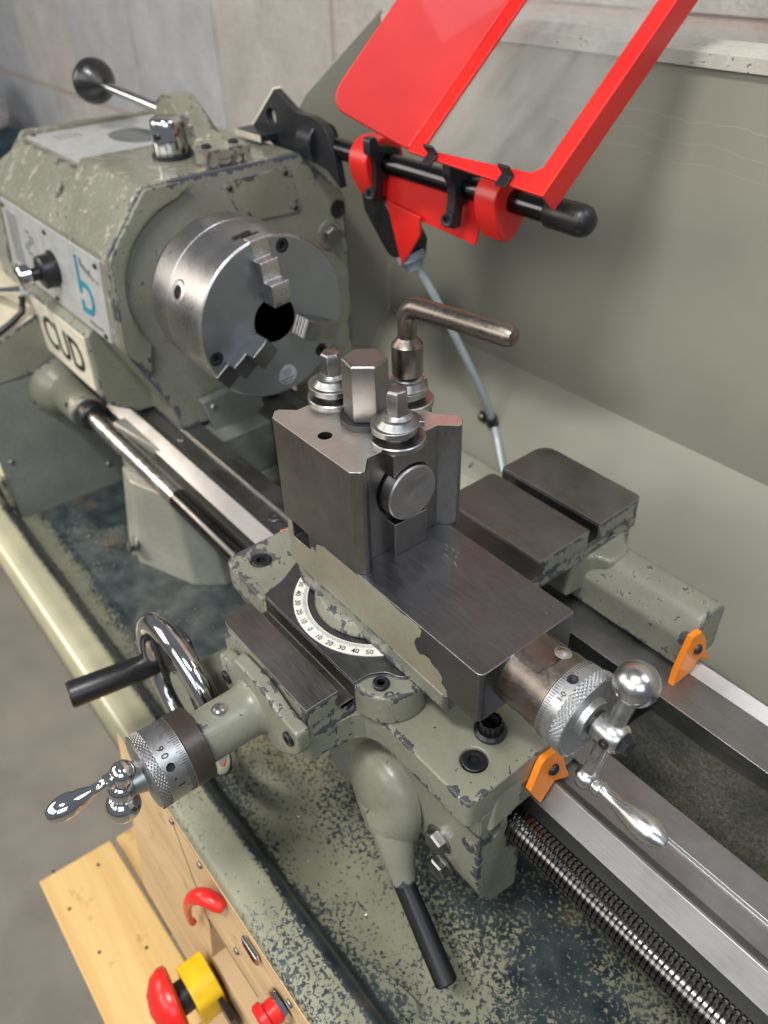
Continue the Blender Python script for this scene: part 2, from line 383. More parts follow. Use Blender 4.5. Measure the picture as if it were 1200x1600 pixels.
def part(name, g, mat, parent=None, label=None, bev=.4, seg=2, ang=40, cuts=None, kind=None, stuff=False):
    org = org_of(parent)
    me = to_mesh(name, g, org); o = bpy.data.objects.new(name, me); C.objects.link(o)
    me.materials.append(M[mat] if isinstance(mat, str) else mat)
    if parent: o.parent = parent; ORG[o.name] = org
    if cuts:
        for cg in cuts:
            cm = to_mesh('cutter', cg, org); co = bpy.data.objects.new('cutter', cm); C.objects.link(co)
            md = o.modifiers.new('b', 'BOOLEAN'); md.operation = 'DIFFERENCE'; md.solver = 'EXACT'; md.object = co
            if parent: co.parent = parent
            dg = bpy.context.evaluated_depsgraph_get(); dg.update()
            nm = bpy.data.meshes.new_from_object(o.evaluated_get(dg)); o.modifiers.clear()
            if len(nm.vertices) > 4: o.data = nm
            bpy.data.objects.remove(co)
        o.data.shade_smooth(); o.data.set_sharp_from_angle(angle=math.radians(38)); o.data.name = name
        if not o.data.materials: o.data.materials.append(M[mat])
    if bev:
        b = o.modifiers.new('edge_round', 'BEVEL'); b.width = bev * MM; b.segments = seg; b.limit_method = 'ANGLE'; b.angle_limit = math.radians(ang); b.harden_normals = True
    if mat in PAINTED: edge_field(o)
    if label: o['label'] = label
    if kind: o['kind'] = kind
    if stuff: o['kind'] = 'stuff'
    return o
def solo(name, g, mat, label, cat, group=None, **k):
    o = part(name, g, mat, None, label, **k); o['category'] = cat
    if group: o['group'] = group
    return o
def struct(name, g, mat, **k): return part(name, g, mat, None, kind='structure', **k)
def inst(name, me, mat, parent, M4, label=None):
    o = bpy.data.objects.new(name, me); C.objects.link(o); o.parent = parent
    if not me.materials: me.materials.append(M[mat])
    org = org_of(parent); L = M4.copy(); L.translation = (L.translation - Vector(org)) * MM; o.matrix_local = L
    if label: o['label'] = label
    return o
def text(body, size, loc, xd, yd, mat, parent, name='lettering', ext=.06, align='CENTER', off=0.0, spacing=1.0):
    cu = bpy.data.curves.new(name, 'FONT'); cu.body = body; cu.size = size * MM; cu.extrude = ext * MM; cu.align_x = align; cu.align_y = 'CENTER'; cu.resolution_u = 3; cu.offset = off * MM; cu.space_character = spacing
    t = bpy.data.objects.new('tmp', cu); C.objects.link(t); dg = bpy.context.evaluated_depsgraph_get(); dg.update()
    me = bpy.data.meshes.new_from_object(t.evaluated_get(dg)); bpy.data.objects.remove(t); bpy.data.curves.remove(cu)
    me.materials.clear(); me.materials.append(M[mat]); me.name = name
    o = bpy.data.objects.new(name, me); C.objects.link(o); o.parent = parent
    X = Vector(xd).normalized(); Y_ = Vector(yd); Y_ = (Y_ - X * Y_.dot(X)).normalized(); Z_ = X.cross(Y_)
    L = (Vector(loc) - Vector(org_of(parent))) * MM
    o.matrix_local = Matrix(((X.x, Y_.x, Z_.x, L.x), (X.y, Y_.y, Z_.y, L.y), (X.z, Y_.z, Z_.z, L.z), (0, 0, 0, 1)))
    return o
def Fr(loc, ax, roll=0):
    u, v, w_ = frame(axis_of(ax)); R = Matrix((u, v, w_)).transposed() @ Matrix.Rotation(roll, 3, 'Z')
    m = R.to_4x4(); m.translation = Vector(loc); return m
# shared fasteners, built once round the origin with their axis along +z, head bottom at z = 0
def socket_head(R, H, hexr):
    g = G(); n = 36
    # knurled head with hexagon recess
    g.rev([(0, R), (H - .5, R), (H, R - .5), (H, hexr + .3)], n=n); g.f.pop()
    hx = [(hexr * math.cos(math.pi / 3 * k), hexr * math.sin(math.pi / 3 * k)) for k in range(6)]
    base = len(g.v) - n; o = len(g.v)
    ring = []
    for k in range(n):
        a = 2 * math.pi * k / n; s6 = math.cos(math.pi / 6) / math.cos((a % (math.pi / 3)) - math.pi / 6); ring.append((hexr * s6 * math.cos(a), hexr * s6 * math.sin(a)))
    g.v += [(x, y, H - .2) for x, y in ring] + [(x, y, H - R * .75) for x, y in ring]
    # the ring above was laid out in the x-y frame; the revolve uses its own frame, so bridge by matching angle
    for k in range(n): g.v[base + k] = ((hexr + .35) * math.cos(2 * math.pi * k / n), (hexr + .35) * math.sin(2 * math.pi * k / n), H)
    for r_, (t, rr) in enumerate([(0, R), (H - .5, R), (H, R - .5)]):
        for k in range(n): g.v[r_ * n + k] = (rr * math.cos(2 * math.pi * k / n), rr * math.sin(2 * math.pi * k / n), t)
    for k in range(n):
        k2 = (k + 1) % n; g.f.append((base + k, base + k2, o + k2, o + k)); g.f.append((o + k, o + k2, o + n + k2, o + n + k))
    g.f.append(tuple(o + n + k for k in range(n)))
    return g
def unit_mesh(name, g, mat):
    me = to_mesh(name, g); me.materials.append(M[mat]); return me
CAP = unit_mesh('cap_screw', socket_head(6.4, 3.2, 3.6), 'oxide')
CAPS = unit_mesh('cap_screw_small', socket_head(4.2, 2.4, 2.3), 'oxide')
GRUB = unit_mesh('grub_screw', socket_head(4.6, 1.2, 2.4), 'steel_dark')
def dome_screw(R=3, slot=True):
    g = G().rev([(0, R), (R * .25, R * .92), (R * .5, R * .6), (R * .6, 0)], n=20)
    if slot: g.box(-R * .8, R * .8, -.35, .35, R * .55, R * .64)
    return g
DOME = unit_mesh('dome_screw', dome_screw(3), 'steel')
DOMEB = unit_mesh('dark_screw', dome_screw(2.6), 'oxide')
DOMEW = unit_mesh('dome_screw', G().rev([(0, 3.6), (1, 3.5), (2, 2.8), (2.7, 1.6), (2.9, 0)], n=24), 'oxide')
HEXB = unit_mesh('hex_bolt', G().rev([(0, 9.4), (1.1, 9.4), (1.3, 9.0)], n=32).rev([(1.2, 7.6), (5.0, 7.6), (5.9, 6.6)], n=6), 'clamp')

# ------------------------------------------------------------------ the room
struct('floor', G().box(-6000, 4000, -4000, 700, -960, -950), 'concrete', bev=0)
g = G().box(-6000, 3000, 606, 700, -950, 1800)
wall = struct('wall', g, 'mortar', bev=0)
bl = {}
for key in ('block', 'block2', 'block3'):
    bl[key] = unit_mesh('block', G().box(-195, 195, -10, 10, -148, 148), key)
k = 0
for row, z0 in enumerate((-475, -167, 141, 449)):
    offx = 0 if row % 2 else 200; offx = {0: 200, 1: 0, 2: 200, 3: 0}[row]
    for i in range(-7, 6):
        xc = -1140 + 200 + 400 * i + offx
        if xc < -3400 or xc > 900: continue
        random.seed(row * 31 + i * 7); key = 'block3' if xc > -1160 else ('block' if -2300 < xc < -1900 else 'block2')
        inst('block', bl[key], key, wall, Matrix.Translation((xc, 612 + random.uniform(-2, 2), z0 + 149)))
# ------------------------------------------------------------------ splashback
t = thing('splashback', 'tall grey-green sheet metal splashback behind the lathe bed', 'splashback', (200, 240, -280))
part('back_panel', G().box(-160, 760, 240, 241.5, -111, 160), 'splash', t, bev=0)
part('sloping_panel', G().hexa([(-160, 240, -111), (760, 240, -111), (760, 241.8, -111.5), (-160, 241.8, -111.5), (-160, 132, -279), (760, 132, -279), (760, 133.8, -280), (-160, 133.8, -280)]), 'splash', t, bev=0)
part('end_panel', G().prism([(240, -111), (240, 170), (150, 112), (110, 60), (110, -280), (131, -280)], 'x', -162, -160.2), 'splash', t, bev=0)
part('top_flange', G().prism([(236, 157), (236, 166), (262, 170), (262, 168), (239.5, 164), (239.5, 157)], 'x', -158, 760), 'flange', t, 'pale top flange with flaking paint along its edge', bev=.5)
inst('rivet', DOME, 'steel', t, Fr((-150, 238.6, -112), (0, -1, 0)))
# ------------------------------------------------------------------ chip tray
t = thing('chip_tray', 'shallow grey-green chip tray under the bed with paint flaking to dark blue', 'chip tray', (100, -60, -283))
prof = round_poly([(-212, -330), (-217, -262), (-214, -248), (-204, -245.5), (-190, -246.5), (-184, -252), (-177, -278), (-164, -283), (150, -283)], [0, 4, 4, 3, 3, 5, 6, 8, 0], 5)
rows = []
for i in range(61):
    x = -430 + i * 1200 / 60; rows.append([(x, y, z) for y, z in prof])
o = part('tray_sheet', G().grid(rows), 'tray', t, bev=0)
s = o.modifiers.new('thick', 'SOLIDIFY'); s.thickness = .0016; s.offset = 0
part('drain_boss', G().prism(round_poly([(296, -170), (308, -160), (344, -153), (352, -158), (345, -170)], 5), 'z', -283, -278, round_poly([(300, -168), (310, -161.5), (341, -156), (347, -159), (342, -168)], 5)), 'tray', t, bev=1.0)
sg = G(); random.seed(21)
for k in range(45):
    x = random.uniform(-60, 460); y = random.uniform(-160, -60); a = random.uniform(0, 3.1); L_ = random.uniform(.5, 1.8); b = random.uniform(.3, .6)
    c_, s_ = math.cos(a), math.sin(a); z = -281.6 if not (290 < x < 356 and y < -150) else -276.4
    sg.add([(x, y, z), (x + L_ * c_, y + L_ * s_, z + .3), (x + L_ * c_ - b * s_, y + L_ * s_ + b * c_, z + .5), (x - b * s_, y + b * c_, z + .1)], [(0, 1, 2, 3)])
o = part('metal_flecks', sg, 'bright', t, 'tiny bright metal flecks lying in the tray', bev=0, stuff=True)
# ------------------------------------------------------------------ bed
t = thing('lathe_bed', 'cast lathe bed with worn bare steel prismatic ways and painted foot', 'lathe bed', (100, 0, -283))
fr = [(-76, -186), (-76, -139.5), (-74.5, -137.6), (-66.8, -127.3), (-65.2, -127.3), (-58.2, -133.4), (-44.6, -133.4), (-44.6, -130.6), (-27.5, -130.6), (-27.5, -143)]
part('front_way', G().prism(fr + [(-27.5, -160), (-30, -186)], 'x', -216, 900), 'steel_x', t, bev=.35)
part('rear_way', G().prism([(-y, z) for y, z in fr[::-1]] + [(76, -190), (30, -190)][::1], 'x', -216, 900), 'steel_x', t, bev=.35)
part('front_girder', G().prism([(-74.2, -186), (-64, -198), (-60, -214), (-34, -214), (-34, -186)], 'x', -100, 900), 'green_dark', t, bev=1)
part('rear_girder', G().prism([(74, -190), (70, -262), (80, -283), (34, -283), (34, -190)], 'x', -216, 900), 'green_dark', t, bev=1)
# rough cast web between the ways, dished round a rib
rows = []
def sm(a, b, x):
    x = max(0, min(1, (x - a) / (b - a))); return x * x * (3 - 2 * x)
for i in range(120):
    x = -216 + i * 9.4; row = []
    for j in range(15):
        y = -36 + j * 72 / 14
        dish = 14 * (1 - sm(0, 34, math.hypot((x - 372) * .75, (y + 22) * 1.3))) if x > 340 else 0
        z = -145 + 5 * sm(380, 460, x) + 3 * math.cos(y / 12) - dish
        if x < 345: z = -200 + 22 * sm(330, 345, x)
        row.append((x, y, z + random.uniform(-.5, .5)))
    rows.append(row)
part('cast_web', G().grid(rows), 'cast', t, bev=0)
foot = [(-188, -99), (-150, -105), (-145, -104), (-80, -79), (-60, -55), (-60, 90), (-188, 90)]
part('bed_foot', G().prism(round_poly(foot, [0, 3, 3, 5, 0, 0, 0], 4), 'z', -283, -186, round_poly([(-178, -88), (-150, -93), (-145, -92), (-98, -76), (-78, -55), (-78, 90), (-178, 90)], [0, 3, 3, 5, 0, 0, 0], 4)).prism([(-178, -86), (-98, -74), (-78, -55), (-78, 80), (-178, 80)], 'z', -186, -136), 'green_dark', t, bev=2, seg=3)
inst('foot_bolt', HEXB, 'bright', t, Fr((-152, -104.5, -262), (-.15, -.75, .35)))
inst('grub_screw', GRUB, 'steel_dark', t, Fr((51, -51, -134.2), 'z'))
inst('grub_screw', GRUB, 'steel_dark', t, Fr((-103, -51, -134.2), 'z'))
# ------------------------------------------------------------------ leadscrew
LY, LZ = -90, -146
t = thing('leadscrew', 'long threaded steel leadscrew running along the front of the bed', 'leadscrew', (100, LY, LZ))
part('plain_shaft', G().cyl((-226, LY, LZ), 'x', 8.7, 189, 40), 'bright', t, bev=0)
part('collar', G().rev([(0, 13), (1, 14), (13, 14), (14.5, 12.5), (14.5, 9)], (-226, LY, LZ), 'x', 36), 'oxide', t, bev=0)
P = 2.85; rows = []; NA = 36
steps = int((530 + 38) / P * 10)
for i in range(steps + 1):
    x = -38 + i * P / 10; row = []
    for j in range(NA + 1):
        a = 2 * math.pi * j / NA; ph = ((x / P - j / NA) % 1)
        r = 9.1 if ph < .70 else (9.1 - 1.0 * (ph - .70) / .08 if ph < .78 else (8.1 if ph < .92 else 8.1 + 1.0 * (ph - .92) / .08))
        row.append((x, LY + r * math.cos(a), LZ + r * math.sin(a)))
    rows.append(row)
o = part('thread', G().grid(rows), 'thread', t, bev=0)
o.data.set_sharp_from_angle(angle=math.radians(18))
# ------------------------------------------------------------------ gearbox housing at the left
t = thing('gearbox_housing', 'grey-green gearbox housing left of the bed with leadscrew bearing boss', 'housing', (-340, -60, -265))
part('housing_body', G().prism([(-174, -283), (-174, -94), (-133, -80), (-84, -62), (-60, -62), (-60, -283)], 'x', -500, -302), 'cream', t, 'cream painted top of the housing', bev=3)
part('lower_cover', G().box(-302, -299.6, -174, 60, -283, -124), 'green_dark', t, bev=.5)
part('upper_cover', G().prism([(-174, -122.5), (-174, -95), (-133, -81), (-84, -63), (60, -63), (60, -122.5)], 'x', -302, -298.5), 'green', t, bev=.6)
part('bottom_flange', G().box(-300, -289, -175, -40, -288, -284), 'steel', t, bev=1.2)
part('edge_strip', G().box(-304, -296, -180, -175, -286, -223), 'green', t, bev=1)
part('bearing_boss', G().rev([(0, 33), (2, 33), (3, 31), (9, 28), (20, 20), (73, 17.5), (75, 16)], (-300, LY, LZ), 'x', 44), 'green', t, bev=0)
part('boss_screw', G().rev([(0, 2.6), (1.2, 2.6), (1.3, 1.2), (.3, 1.0)], (-240, LY - 15.5, LZ + 9), (0, -.85, .5), 16), 'seat', t, bev=0)
for p_ in ((-298.4, -148.5, -113), (-299.5, -162.6, -210), (-299.5, -66, -256)): inst('cover_screw', DOME, 'steel', t, Fr(p_, 'x'))
part('hook_seal', G().tube([(-303, -140, -78), (-303, -118, -69), (-305, -104, -62), (-312, -98, -50)], 3.2, 10), 'rubber', t, bev=0)
solo('selector_rod', G().tube([(-420, -112, -74), (-345, -110, -51.5), (-262, -106, -26)], 4.2, 16), 'chrome', 'thin chromed selector rod at the left photo edge below the headstock plate', 'lever', bev=0)
# ------------------------------------------------------------------ headstock
t = thing('headstock', 'chipped grey-green lathe headstock with dark chipped edges behind the chuck', 'headstock', (-240, 30, -131))
hs = [(-38, 82), (106, 81), (151, 38), (151, -131), (-46, -131), (-48, -110), (-83, -38), (-77.5, 36)]
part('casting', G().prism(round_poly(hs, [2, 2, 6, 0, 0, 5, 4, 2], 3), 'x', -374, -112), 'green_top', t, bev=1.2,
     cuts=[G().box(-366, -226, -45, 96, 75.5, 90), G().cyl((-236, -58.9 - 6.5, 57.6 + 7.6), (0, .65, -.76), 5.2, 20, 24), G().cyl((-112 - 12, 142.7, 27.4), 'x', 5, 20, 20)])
part('casting_front', G().prism(round_poly(hs, [2, 2, 6, 0, 0, 5, 4, 2], 3), 'x', -112.6, -110), 'green_head', t, bev=.8)
# raised land round the spindle recess
arc = [(70 * math.cos(math.radians(a)), 70 * math.sin(math.radians(a))) for a in range(100, 216, 6)]
land = [(-76, 35.5), (-37.5, 80), (-4, 79.5), (0, 76)] + arc + [(-64, -66), (-82, -38)]
part('raised_land', G().prism(round_poly(land, [2, 3, 3, 3] + [0] * len(arc) + [0, 3], 3), 'x', -110, -105.5), 'green', t, bev=1.8, seg=3)
part('lower_block', G().prism([(-80, -38), (-86, -40), (-91, -46), (-91, -106), (-84, -116), (-60, -131), (-40, -131), (-40, -38)], 'x', -345, -168), 'green', t, bev=2, seg=2)
cp = part('model_plate', G().prism([(-306, -48), (-171, -46), (-177, -101), (-298, -103)], 'y', -92.6, -90.8), 'creamplate', t, 'cream plate with three large black letters', bev=.4)
text('CUD', 46, (-236, -92.9, -76), (1, 0, 0), (0, 0, 1), 'ink', cp, ext=.2, off=.6, spacing=1.0)
# data plate on the front
pn = Vector((0, -1, -.075)).normalized()
dp = part('data_plate', G().hexa([(-356, -79.6, 31.5), (-122, -79.6, 31.5), (-124, -85.0, -37), (-362, -85.0, -37), (-356, -77, 31.5), (-122, -77, 31.5), (-124, -82, -37), (-362, -82, -37)]), 'plate', t, 'silver plate with a teal letter b emblem', bev=.3)
def yp(z): return -79.9 + (z - 31.5) * .0788
def on_plate(pts, mat, name):
    part(name, G().prism(pts, 'y', 0, 1), mat, dp, bev=0) if 0 else None
    gg = G().prism(pts, 'y', -.25, .1); gg.v = [(x, yp(z) + y, z) for x, y, z in gg.v]; return part(name, gg, mat, dp, bev=0)
bx = -172
outer = [(bx - 4, 24), (bx + 1, 24), (bx + 1, 4)] + [(bx + 12 + 13 * math.cos(math.radians(a)), -10 + 14 * math.sin(math.radians(a))) for a in range(80, -100, -18)] + [(bx, -24), (bx - 4, -24), (bx - 4, -14), (bx + 1.5, -14), (bx + 1.5, -19)]
inner = [(bx + 12 + 8 * math.cos(math.radians(a)), -10 + 9 * math.sin(math.radians(a))) for a in range(-90, 91, 18)]
on_plate(outer + inner + [(bx + 1.5, -1), (bx + 1.5, -8), (bx - 4, -8)], 'teal', 'emblem')
text('Boxford', 11, (bx + 24, yp(16) - .1, 15), (1, 0, -.35), (0, 0, 1), 'greyprint', dp, ext=.1)
text('Boxford Limited', 4, (bx + 22, yp(-30) - .1, -30), (1, 0, 0), (0, 0, 1), 'greyprint', dp, ext=.1)
for r_ in range(16):
    z = 22 - r_ * 3.0; on_plate([(-345, z), (-318 + (r_ % 3) * 2, z), (-318, z - 1.1), (-345, z - 1.1)], 'greyprint', 'printed_line')
for r_ in range(9):
    a = r_ * .5; z = 15 - 3.4 * r_; x = -296 + 9 * math.sin(a * 2); on_plate([(x, z), (x + 10, z), (x + 10, z - 1.6), (x, z - 1.6)], 'greyprint', 'printed_figure')
for p_ in ((-350, 26), (-240, 26), (-130, 26), (-350, -33), (-240, -33), (-132, -33)): inst('plate_screw', DOMEB, 'oxide', dp, Fr((p_[0], yp(p_[1]) - .1, p_[1]), (0, -1, -.07)))
kn = part('speed_dial', G().rev([(0, 20), (1.5, 20), (2, 17), (4, 17), (4.2, 15), (15, 14.5), (17, 12), (17.5, 6), (26, 5.5)], (-234, -79, -5), (0, -1, 0), 40), 'black', t, bev=0)
part('dial_ring', G().rev([(0, 21.5), (2.2, 21), (2.4, 18)], (-234, -78.8, -5), (0, -1, 0), 40), 'plate', kn, bev=0)
part('dial_button', G().rev([(0, 9.5), (1, 10.5), (9, 10.5), (10.5, 9), (11, 0)], (-234, -104, -5), (0, -1, 0), 32), 'chrome', kn, bev=0)
# top plate with gear chart
tp = part('top_plate', G().box(-365, -227, -37, 95, 75.6, 77.4), 'plate', t, 'silver chart plate in the recess of the headstock top', bev=.2)
part('printed_ellipse', G().prism([(-290 + 34 * math.cos(a * .3), 40 + 22 * math.sin(a * .3)) for a in range(21)], 'z', 77.4, 77.5), 'greyprint', tp, bev=0)
for z in range(5): part('printed_line', G().box(-345, -325, -18 + z * 5, -16.5 + z * 5, 77.4, 77.5), 'greyprint', tp, bev=0)
for p_ in ((-232, -31), (-360, -31), (-232, 88), (-296, 88)): inst('plate_screw', DOMEB, 'oxide', tp, Fr((p_[0], p_[1], 77.3), 'z'))
part('cover_plate', G().prism(round_poly([(30, 71), (95, 73), (103, 33), (45, 36)], 6, 4), 'x', -110, -108.9), 'green', t, 'thin painted cover plate with corner screws', bev=.4)
for p_ in ((36, 66), (90, 68), (97, 38), (50, 41)): inst('cover_screw', DOMEB, 'oxide', t, Fr((-108.9, *p_), 'x'))
part('fixing_washer', G().cyl((-110, 131, 7), 'x', 13, 1.6, 32), 'green', t, bev=.4)
inst('fixing_bolt', HEXB, 'bright', t, Fr((-108.6, 131, 7), 'x'))
part('oil_plug', G().rev([(0, 8), (1, 8), (1.2, 5), (.2, 4.5), (0.2, 0)], (-110, 142, 27), 'x', 24), 'oxide', t, bev=0)
gp = part('belt_flap', G().prism([(-27, -104), (30, -100), (38, -146), (4, -162), (-18, -140)], 'x', -108, -98), 'green_dark', t, 'small dark screwed flap under the chuck', bev=1.5)
inst('flap_screw', DOME, 'steel', gp, Fr((-98, -17, -112), 'x')); inst('flap_screw', DOME, 'steel', gp, Fr((-98, 26, -107), 'x'))
part('lug_casting', G().rev([(0, 13), (24, 11), (30, 6), (31, 0)], (-108, 30, -156), (1, -.1, -.1), 24), 'green_dark', t, bev=0)
part('lug_casting', G().rev([(0, 9), (18, 8), (22, 3), (22.5, 0)], (-100, 4, -170), (1, -.2, 0), 24), 'green_dark', t, bev=0)
part('end_guard', G().prism([(-84, -30), (-72, 40), (-30, 62), (120, 62), (120, -60), (-84, -60)], 'x', -420, -376), 'green_worn', t, 'pale end guard left of the headstock', bev=3)
# arched lever bracket
br = thing('lever_bracket', 'arched grey-green bracket bolted on the headstock top', 'bracket', (-150, 35, 82))
arch = [(-212, 82), (-215, 106), (-209, 118), (-198, 124), (-186, 124), (-174, 117), (-160, 107), (-146, 98), (-136, 95.5), (-114, 94), (-114, 82), (-150, 82), (-158, 90), (-176, 98), (-192, 94), (-197, 82)]
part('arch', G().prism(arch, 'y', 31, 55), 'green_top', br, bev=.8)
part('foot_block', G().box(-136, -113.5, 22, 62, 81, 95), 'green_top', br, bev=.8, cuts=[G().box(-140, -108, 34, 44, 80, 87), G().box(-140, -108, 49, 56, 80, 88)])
inst('cap_screw', CAPS, 'oxide', br, Fr((-126, 29, 95), 'z')); inst('cap_screw', CAPS, 'oxide', br, Fr((-126, 54, 95), 'z'))
lv = thing('speed_lever', 'speed change lever with chromed barrel and black ball knob', 'lever', (-172, 22, 82))
part('barrel', G().rev([(0, 15.5), (3, 15.5), (3.5, 14), (5, 14), (6, 14.3), (28, 13.4), (30, 12.5), (31, 11)], (-172, 20, 81.6), 'z', 40), 'chrome', lv, bev=0)
part('barrel_ring', G().rev([(0, 16), (4, 16), (4.3, 15)], (-172, 20, 81.6), 'z', 40), 'oxide', lv, bev=0)
part('barrel_screw', G().cyl((-172 + 6, 20 - 12.8, 100), (.4, -1, 0), 2.6, 1.6, 16), 'oxide', lv, bev=0)
part('rod', G().tube([(-198, 40, 108), (-316, 28, 119.5)], 4.6, 20), 'chrome', lv, bev=0)
part('knob', G().rev([(-19, 0), (-18, 7), (-13, 14.5), (-4, 19.2), (0, 19.8), (4, 19.2), (8, 17.5), (14, 12), (19, 6), (20, 5)], (-327, 27, 120.6), (1, .1, -.1), 36), 'black', lv, bev=0)
# ------------------------------------------------------------------ three-jaw chuck
ch = thing('chuck', 'three-jaw steel lathe chuck with black socket screws in its face', 'chuck', (-38, 0, 0))
JA = [math.radians(a) for a in (95, -25, -145)]
def radial_box(ang, r0, r1, w_, x0, x1):
    u = Vector((0, math.cos(ang), math.sin(ang))); v = Vector((0, -math.sin(ang), math.cos(ang))); g = G()
    ps = [Vector((x, 0, 0)) + u * r + v * q for x, r, q in ((x0, r0, -w_), (x0, r1, -w_), (x0, r1, w_), (x0, r0, w_), (x1, r0, -w_), (x1, r1, -w_), (x1, r1, w_), (x1, r0, w_))]
    return g.hexa(ps)
body = G().rev([(-50, 62.3), (-1.2, 62.5), (0, 61.3), (0, 18), (-40, 18)], n=128, ax='x')
cuts = [radial_box(a, 10, 70, 7.6, -13, 3) for a in JA]
for s_, a in enumerate(JA):
    b_ = a - math.radians(19); cuts.append(G().cyl((-9, 54.5 * math.cos(b_), 54.5 * math.sin(b_)), 'x', 5.6, 12, 28))
pa = math.radians(155); cuts.append(G().cyl((-36, 50 * math.cos(pa), 50 * math.sin(pa)), (0, math.cos(pa), math.sin(pa)), 9.5, 16, 32))
part('chuck_body', body, 'chuck', ch, bev=.5, cuts=cuts)
part('chuck_face', G().rev([(-.3, 18.05), (.12, 18.05), (.12, 61.2), (-.3, 61.2)], ax='x', n=128), 'chuck_face', ch, bev=0, cuts=cuts)
part('chuck_back', G().rev([(-77, 58), (-76.5, 61.5), (-51, 62.3), (-50.6, 61.8)], ax='x', n=96), 'chuck', ch, bev=0)
part('spindle_nose', G().cyl((-112, 0, 0), 'x', 44, 36, 64), 'steel_dark', ch, bev=0)
part('pinion_socket', G().rev([(0, 9.4), (8, 9.4), (9.0, 8.4), (9.2, 5.2), (2, 5.2)], (-36, 53.5 * math.cos(pa), 53.5 * math.sin(pa)), (0, math.cos(pa), math.sin(pa)), 32), 'bright', ch, bev=0)
part('pinion_hole', G().cyl((-36, 61 * math.cos(pa), 61 * math.sin(pa)), (0, math.cos(pa), math.sin(pa)), 5.3, .8, 4), 'hole', ch, bev=0)
part('slot_mark', radial_box(math.radians(99), 62.2, 63.0, 7, -18, -14), 'hole', ch, bev=0)
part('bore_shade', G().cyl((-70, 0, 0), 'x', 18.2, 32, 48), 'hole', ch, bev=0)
for n_, a in enumerate(JA):
    b_ = a - math.radians(19)
    inst('face_screw', CAPS, 'oxide', ch, Fr((-3.4, 54.5 * math.cos(b_), 54.5 * math.sin(b_)), 'x', .2 * n_) @ Matrix.Scale(1.25, 4))
    # stepped jaw, tallest at the centre, with teeth at its tip
    u = Vector((0, math.cos(a), math.sin(a))); v = Vector((0, -math.sin(a), math.cos(a)))
    pr_ = [(62.6, -9), (62.6, .7), (49, .7), (49, 9.5), (35, 9.5), (35, 19), (22, 19)] + [(17.2 + (i % 2) * 1.1, 19 - (i + 1) * 1.9) for i in range(14)] + [(17.2, -9)]
    jg = G(); n2 = len(pr_)
    jg.add([Vector((x, 0, 0)) + u * r - v * 7.5 for r, x in pr_] + [Vector((x, 0, 0)) + u * r + v * 7.5 for r, x in pr_],
           [tuple(range(n2))[::-1], tuple(range(n2, 2 * n2))] + [(i, (i + 1) % n2, n2 + (i + 1) % n2, n2 + i) for i in range(n2)])
    part('jaw', jg, ('bright', 'clamp', 'steel_dark')[n_], ch, bev=.7)
sa = math.radians(-83)
st_ = part('round_sticker', G().cyl((.12, 49 * math.cos(sa), 49 * math.sin(sa)), 'x', 8.3, .2, 36), 'plate', ch, bev=0)
text('BISON-BIAL', 2.6, (.45, 49 * math.cos(sa), 49 * math.sin(sa) - 3), (0, 1, .1), (0, 0, 1), 'ink', st_, ext=.05)
text('POLAND', 2.2, (.45, 49 * math.cos(sa), 49 * math.sin(sa) - 5.8), (0, 1, .1), (0, 0, 1), 'ink', st_, ext=.05)
part('sticker_eye', G().cyl((.3, 49 * math.cos(sa), 49 * math.sin(sa) + 2.6), 'x', 3.6, .1, 24), 'grey', st_, bev=0)
# ------------------------------------------------------------------ saddle with apron
sd = thing('saddle', 'chipped grey-green lathe saddle and apron astride the bed ways', 'saddle', (230, 0, -133))
pl_unused = [(114, -126), (183, -128), (183, -165), (268, -165), (268, -128), (348, -128), (348, -42), (268, -30), (268, 57), (183, 57), (183, -30), (114, -42)]
rr = [10, 14, 1, 2, 16, 3, 3, 10, 0, 0, 10, 3]
part('bridge_nose', G().prism(round_poly([(183, -165), (268, -165), (268, -40), (183, -40)], [1, 2, 0, 0]), 'z', -110, -92.3), 'green', sd, bev=.8)
part('front_wing', G().prism(round_poly([(250, -128), (348, -128), (348, -42), (250, -42)], [0, 5, 3, 0], 5), 'z', -112, -92), 'green', sd, bev=1.2, seg=3, cuts=[G().cyl((330.5, -107.4, -96), 'z', 7.2, 10, 36)])
part('front_wing', G().prism(round_poly([(114, -126), (200, -128), (200, -42), (114, -42)], [10, 0, 0, 3], 6), 'z', -112, -92), 'green_worn', sd, 'left front wing with flaking paint', bev=1.2, seg=3, cuts=[G().cyl((130.6, -107.1, -96), 'z', 7.2, 10, 36)])
part('wing_fillet', G().prism([(267, -150), (268, -148), (269.3, -138), (273, -132), (279, -129), (288, -127.6), (267, -127)], 'z', -111.5, -92.4), 'green', sd, bev=0)
part('wing_skirt', G().box(255, 347.4, -119, -42, -131, -111.8), 'green', sd, bev=.8)
part('wing_skirt', G().box(115, 200, -119, -42, -131, -111.8), 'green', sd, bev=.8)
part('corner_fillet', G().hexa([(340, -114, -128), (350.5, -114, -128), (350.5, -90, -124), (340, -90, -124), (340, -108, -93), (347, -108, -95), (347, -88, -97), (340, -88, -93)]), 'green', sd, bev=2.5, seg=4)
rw = [(55.5, -132), (54, -108), (64, -95), (68, -92.5), (82, -92), (90, -98), (90, -132), (78, -135), (66, -125)]
part('rear_wing', G().prism(round_poly(rw, [0, 2.5, 4, 3, 5, 5, 0, 0, 0], 4), 'x', 114, 348), 'green_worn', sd, bev=2.2, seg=3)
